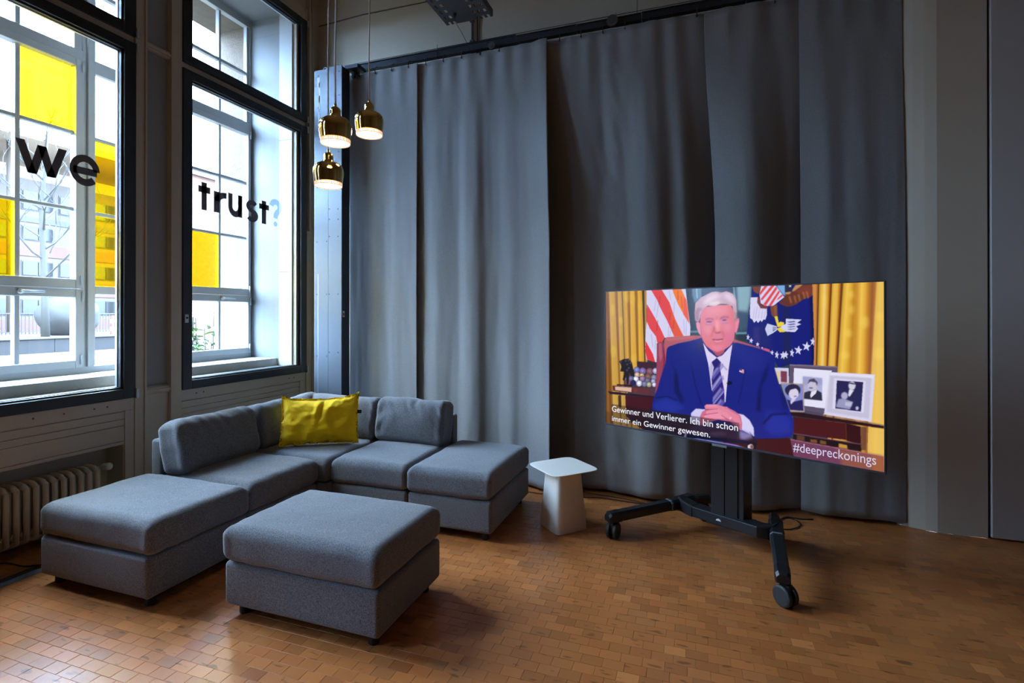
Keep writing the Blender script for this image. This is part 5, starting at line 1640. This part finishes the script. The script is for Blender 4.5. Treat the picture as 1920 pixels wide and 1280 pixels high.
# ---- radiator
rd = thing('radiator', 'cream cast column radiator in the niche below the left window', 'radiator', (-3.98, 2.0, 0))
sec0 = None
for k in range(17):
    yk = 2.452 - .0507 * k
    if sec0 is None:
        b = MB()
        for xx in (-3.895, -3.975, -4.055):
            b.tube([(xx, yk, .10), (xx, yk, .42)], .0165, 10)
        b.tube([(-3.890, yk, .412), (-3.93, yk, .436), (-3.975, yk, .440), (-4.02, yk, .436), (-4.06, yk, .412)], .0165, 10)
        b.tube([(-3.890, yk, .108), (-3.93, yk, .092), (-4.02, yk, .092), (-4.06, yk, .108)], .0165, 10)
        b.tube([(-3.975, yk - .026, .415), (-3.975, yk + .026, .415)], .019, 10).tube([(-3.975, yk - .026, .115), (-3.975, yk + .026, .115)], .019, 10)
        sec0 = b.build('section', M['radiator'], rd, smooth=True)
    else:
        o = sec0.copy(); C.objects.link(o); o.location = sec0.location + Vector((0, -.0507 * k, 0))
b = MB(); b.tube([(-3.975, 2.452, .415), (-3.975, 2.53, .415)], .011, 10).tube([(-3.975, 2.515, .415), (-3.975, 2.515, .36), (-3.975, 2.515, .004)], .009, 10)
b.build('pipe', M['radiator'], rd, smooth=True)
b = MB(); b.tube([(-3.975, 2.522, .418), (-3.955, 2.525, .420), (-3.95, 2.526, .420), (-3.905, 2.535, .424), (-3.895, 2.537, .425)], [.013, .014, .024, .026, .021], 16)
b.build('thermostat_valve', M['white_metal'], rd, smooth=True)
for yk in (2.30, 1.75):
    MB().box(-4.0, -3.95, yk - .012, yk + .012, 0, .10).build('foot', M['radiator'], rd)

# ---- floor cable cover and cables
cvx = thing('cable_cover', 'flat black cable cover strip on the floor beside the radiator', 'cable cover', (-3.62, 1.3, 0))
b = MB()
b.add([(-3.70, 0, 0), (-3.672, 0, .012), (-3.615, 0, .012), (-3.585, 0, 0)], [])
pr_ = [(-3.70, .0), (-3.672, .012), (-3.615, .012), (-3.585, .0)]
b = MB(); b.add([(x, .6, z + .001) for x, z in pr_] + [(x, 1.98, z + .001) for x, z in pr_], [(0, 1, 5, 4), (1, 2, 6, 5), (2, 3, 7, 6), (0, 3, 2, 1), (4, 5, 6, 7), (0, 4, 7, 3)])
b.build('cover_strip', M['cable'], cvx)
def cable(name, label, pts, r=.0035, group=None):
    def cr_(p0, p1, p2, p3, t):
        return 0.5 * ((2 * p1) + (-p0 + p2) * t + (2 * p0 - 5 * p1 + 4 * p2 - p3) * t * t + (-p0 + 3 * p1 - 3 * p2 + p3) * t ** 3)
    P_ = [Vector((x, y_, r + .0015)) for x, y_ in pts]
    P_ = [P_[0]] + P_ + [P_[-1]]
    out = []
    for i in range(1, len(P_) - 2):
        for k in range(6): out.append(cr_(P_[i - 1], P_[i], P_[i + 1], P_[i + 2], k / 6))
    out.append(P_[-1])
    o = MB().tube(out, r, 6).build(name, M['cable'], None, smooth=True)
    return tag(o, label, 'cable', group)
cable('power_cable', 'thin black cable curving on the floor in front of the radiator', [(-3.99, 1.80), (-3.93, 1.93), (-3.865, 1.954), (-3.75, 1.96), (-3.66, 2.01), (-3.55, 2.05)], .004)
cable('power_cable', 'black cable on the floor from behind the white table to the television stand', [(-1.42, 4.20), (-1.334, 4.181), (-1.159, 4.173), (-.85, 4.201), (-.712, 4.236), (-.475, 4.217), (-.20, 4.19), (.05, 4.12)])
cable('power_cable', 'thinner black cable lying closest to the curtain hem', [(-1.0, 4.33), (-.803, 4.315), (-.572, 4.29), (-.36, 4.235), (-.25, 4.215)], .0025)
cable('power_cable', 'black cable looping on the floor right of the television stand', [(.56, 4.16), (.64, 4.26), (.705, 4.252), (.725, 4.155), (.668, 4.07), (.603, 4.038), (.50, 4.06), (.40, 4.0)], .004)
cable('power_cable', 'short black cable end pointing towards the pilaster', [(.60, 4.21), (.66, 4.285), (.745, 4.277), (.833, 4.30)], .0045)

# ================================================================== OUTSIDE
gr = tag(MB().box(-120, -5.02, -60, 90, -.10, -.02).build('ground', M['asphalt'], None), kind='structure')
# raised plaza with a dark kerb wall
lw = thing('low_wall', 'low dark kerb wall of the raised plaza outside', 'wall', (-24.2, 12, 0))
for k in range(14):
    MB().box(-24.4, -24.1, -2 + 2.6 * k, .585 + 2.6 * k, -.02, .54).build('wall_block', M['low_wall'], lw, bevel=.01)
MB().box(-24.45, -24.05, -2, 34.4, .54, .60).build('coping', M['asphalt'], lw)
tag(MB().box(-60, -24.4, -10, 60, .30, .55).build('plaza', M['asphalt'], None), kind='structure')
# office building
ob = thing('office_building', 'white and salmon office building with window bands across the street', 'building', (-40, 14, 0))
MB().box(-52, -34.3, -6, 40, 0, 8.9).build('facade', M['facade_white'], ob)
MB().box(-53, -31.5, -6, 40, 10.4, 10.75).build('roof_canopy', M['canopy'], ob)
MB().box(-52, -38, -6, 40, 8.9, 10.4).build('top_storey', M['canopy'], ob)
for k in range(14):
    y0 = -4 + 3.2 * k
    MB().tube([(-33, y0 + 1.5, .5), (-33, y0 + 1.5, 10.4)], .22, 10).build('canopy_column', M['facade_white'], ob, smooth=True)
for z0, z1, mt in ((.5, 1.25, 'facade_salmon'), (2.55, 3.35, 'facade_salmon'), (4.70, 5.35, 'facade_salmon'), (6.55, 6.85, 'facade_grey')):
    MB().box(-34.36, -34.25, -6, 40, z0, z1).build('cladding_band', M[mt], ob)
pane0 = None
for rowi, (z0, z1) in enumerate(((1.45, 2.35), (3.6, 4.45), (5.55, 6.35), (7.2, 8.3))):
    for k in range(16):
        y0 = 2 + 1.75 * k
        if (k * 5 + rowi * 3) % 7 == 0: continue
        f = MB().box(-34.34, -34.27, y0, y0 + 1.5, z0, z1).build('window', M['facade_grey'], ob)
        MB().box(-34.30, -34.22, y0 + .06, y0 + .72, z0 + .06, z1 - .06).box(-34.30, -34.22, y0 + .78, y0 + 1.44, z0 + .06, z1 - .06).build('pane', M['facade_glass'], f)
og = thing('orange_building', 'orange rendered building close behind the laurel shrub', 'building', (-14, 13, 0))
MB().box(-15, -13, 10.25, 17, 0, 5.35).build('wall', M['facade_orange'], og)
MB().box(-15.1, -12.9, 10.15, 17.1, 5.35, 5.5).build('roof_edge', M['facade_white'], og)
# tree
te = thing('bare_tree', 'leafless pale street tree on the plaza outside the left window', 'tree', (-25.93, 14.28, .55))
MB().tube([(-25.93, 14.28, .54), (-25.95, 14.27, 2.0), (-26.0, 14.25, 3.5), (-26.08, 14.21, 5.8), (-25.95, 14.25, 7.6), (-25.80, 14.30, 9.3)], [.16, .13, .11, .085, .05, .02], 10).build('trunk', M['bark'], te, smooth=True)
tb = MB(); trn = random.Random(5)
def branch(p, d, ln, r, lvl):
    pts = [p]; q = Vector(p); dd = Vector(d).normalized()
    for k in range(5):
        dd = (dd + Vector((trn.uniform(-.22, .22), trn.uniform(-.22, .22), trn.uniform(-.02, .25)))).normalized()
        q = q + dd * ln / 5
        pts.append(q.copy())
        if lvl < 2 and k > 0 and trn.random() < .75:
            s = Vector((trn.uniform(-1, 1), trn.uniform(-1, 1), trn.uniform(-.1, .8)))
            branch(q.copy(), dd + s * .9, ln * .55, r * .5, lvl + 1)
    tb.tube(pts, [r * (1 - .14 * k) for k in range(6)], 5)
for k in range(15):
    z = 3.0 + k * .42
    a = k * 2.4
    branch(Vector((-26.0, 14.25, z)), Vector((math.cos(a), math.sin(a), .55)), 2.6 - k * .09, .045, 0)
tb.build('branches', M['bark'], te)
# boulder sculpture
bs = thing('boulder_sculpture', 'big grey rounded boulder sculpture behind the bare tree', 'sculpture', (-27.3, 15.9, .55))
for (cx, cy, cz, rx, rz_, nm) in ((-27.3, 15.95, 1.45, 1.15, 1.02, 'boulder'), (-27.4, 15.75, 2.55, .55, .30, 'top_stone')):
    bm = bmesh.new(); bmesh.ops.create_icosphere(bm, subdivisions=4, radius=1)
    g = MB()
    bm.verts.ensure_lookup_table()
    g.v = [(cx + v.co.x * rx * (1 + .08 * mnoise.noise(v.co * 2)), cy + v.co.y * rx * (1 + .08 * mnoise.noise(v.co * 2)), cz + v.co.z * rz_ * (1 + .06 * mnoise.noise(v.co * 3))) for v in bm.verts]
    g.f = [tuple(v.index for v in f.verts) for f in bm.faces]
    bm.free()
    g.build(nm, M['sculpt'], bs, smooth=True)
# fences
fe = thing('plaza_fence', 'thin grey bar fence along the far side of the plaza', 'fence', (-30, 14, .55))
MB().box(-30.03, -29.97, 4, 34, 1.52, 1.57).box(-30.03, -29.97, 4, 34, .65, .69).build('rail', M['facade_grey'], fe)
b = MB()
for k in range(200): b.box(-30.015, -29.985, 4 + .15 * k, 4.03 + .15 * k, .55, 1.52)
o = b.build('bars', M['facade_grey'], fe); o['kind'] = 'stuff'
bh = thing('bicycle_rail', 'row of low white hoops on the pavement outside', 'rail', (-12.9, 8.2, 0))
for k in range(8):
    y0 = 7.3 + .16 * k
    MB().tube([(-13.1, y0, -.02), (-13.1, y0, .47), (-13.0, y0, .53), (-12.7, y0, .53), (-12.6, y0, .47), (-12.6, y0, -.02)], .018, 8).build('hoop', M['white_metal'], bh, smooth=True)
bo = thing('bollard', 'small red and white striped bollard beyond the kerb', 'bollard', (-26.0, 17.0, .55))
for k in range(5):
    MB().tube([(-26.0, 17.0, .55 + .18 * k), (-26.0, 17.0, .73 + .18 * k)], .07, 12).build('stripe', M['red' if k % 2 == 0 else 'white_metal'], bo)
# laurel shrub just outside
sh = thing('laurel_shrub', 'green leafy laurel shrub close outside the right window', 'shrub', (-6.1, 5.2, -.02))
sr = random.Random(9)
b = MB()
tips = []
for k in range(26):
    a = sr.uniform(0, 2 * PI); rr = sr.uniform(.05, .75)
    p0 = Vector((-6.2 + .2 * math.cos(a), 5.05 + .25 * math.sin(a), -.02))
    p2 = Vector((-6.2 + rr * math.cos(a), 5.05 + rr * 1.0 * math.sin(a), sr.uniform(1.15, 1.72)))
    p1 = (p0 + p2) / 2 + Vector((0, 0, .15))
    b.tube([p0, p1, p2], [.012, .009, .004], 5)
    tips.append((p0, p1, p2))
b.build('stems', M['bark'], sh)
lv = MB()
pts = [(-1, 0), (-.6, .26), (-.1, .36), (.5, .24), (1, 0), (.5, -.24), (-.1, -.36), (-.6, -.26)]
lv.add([(x * .065, y_ * .065, -.012 * x * x + .010 * abs(y_)) for x, y_ in pts] + [(0, 0, -.003)], [(i, (i + 1) % 8, 8) for i in range(8)])
leaf0 = None
for k in range(290):
    p0, p1, p2 = tips[k % 26]
    t = sr.uniform(.55, 1.0)
    p = p0 * (1 - t) ** 2 + p1 * 2 * t * (1 - t) + p2 * t * t
    if leaf0 is None:
        leaf0 = lv.build('leaf', M['leaf'], sh, local=True, smooth=True); o = leaf0
    else:
        o = leaf0.copy(); C.objects.link(o)
    o.location = p - Vector((-6.1, 5.2, -.02)) + Vector((sr.uniform(-.07, .07), sr.uniform(-.07, .07), sr.uniform(-.04, .05)))
    o.rotation_euler = (sr.uniform(-.7, .7), sr.uniform(-.8, .5), sr.uniform(0, 6.28))
    o.scale = [sr.uniform(.95, 1.5)] * 3
mu_ = MB(); rows = []
for j in range(14):
    rows.append([(-7.6 + 2.2 * i / 13, 4.6 + 2.2 * j / 13, .42 + .75 * max(0, 1 - ((i - 5) / 8) ** 2) * max(0, 1 - ((j - 7) / 8) ** 2) + .06 * mnoise.noise(Vector((i * .9, j * .9, 0))) - (.5 if i in (0, 13) or j in (0, 13) else 0)) for i in range(14)])
mu_.grid(rows)
mu_.build('soil_bed', M['mulch'], gr)
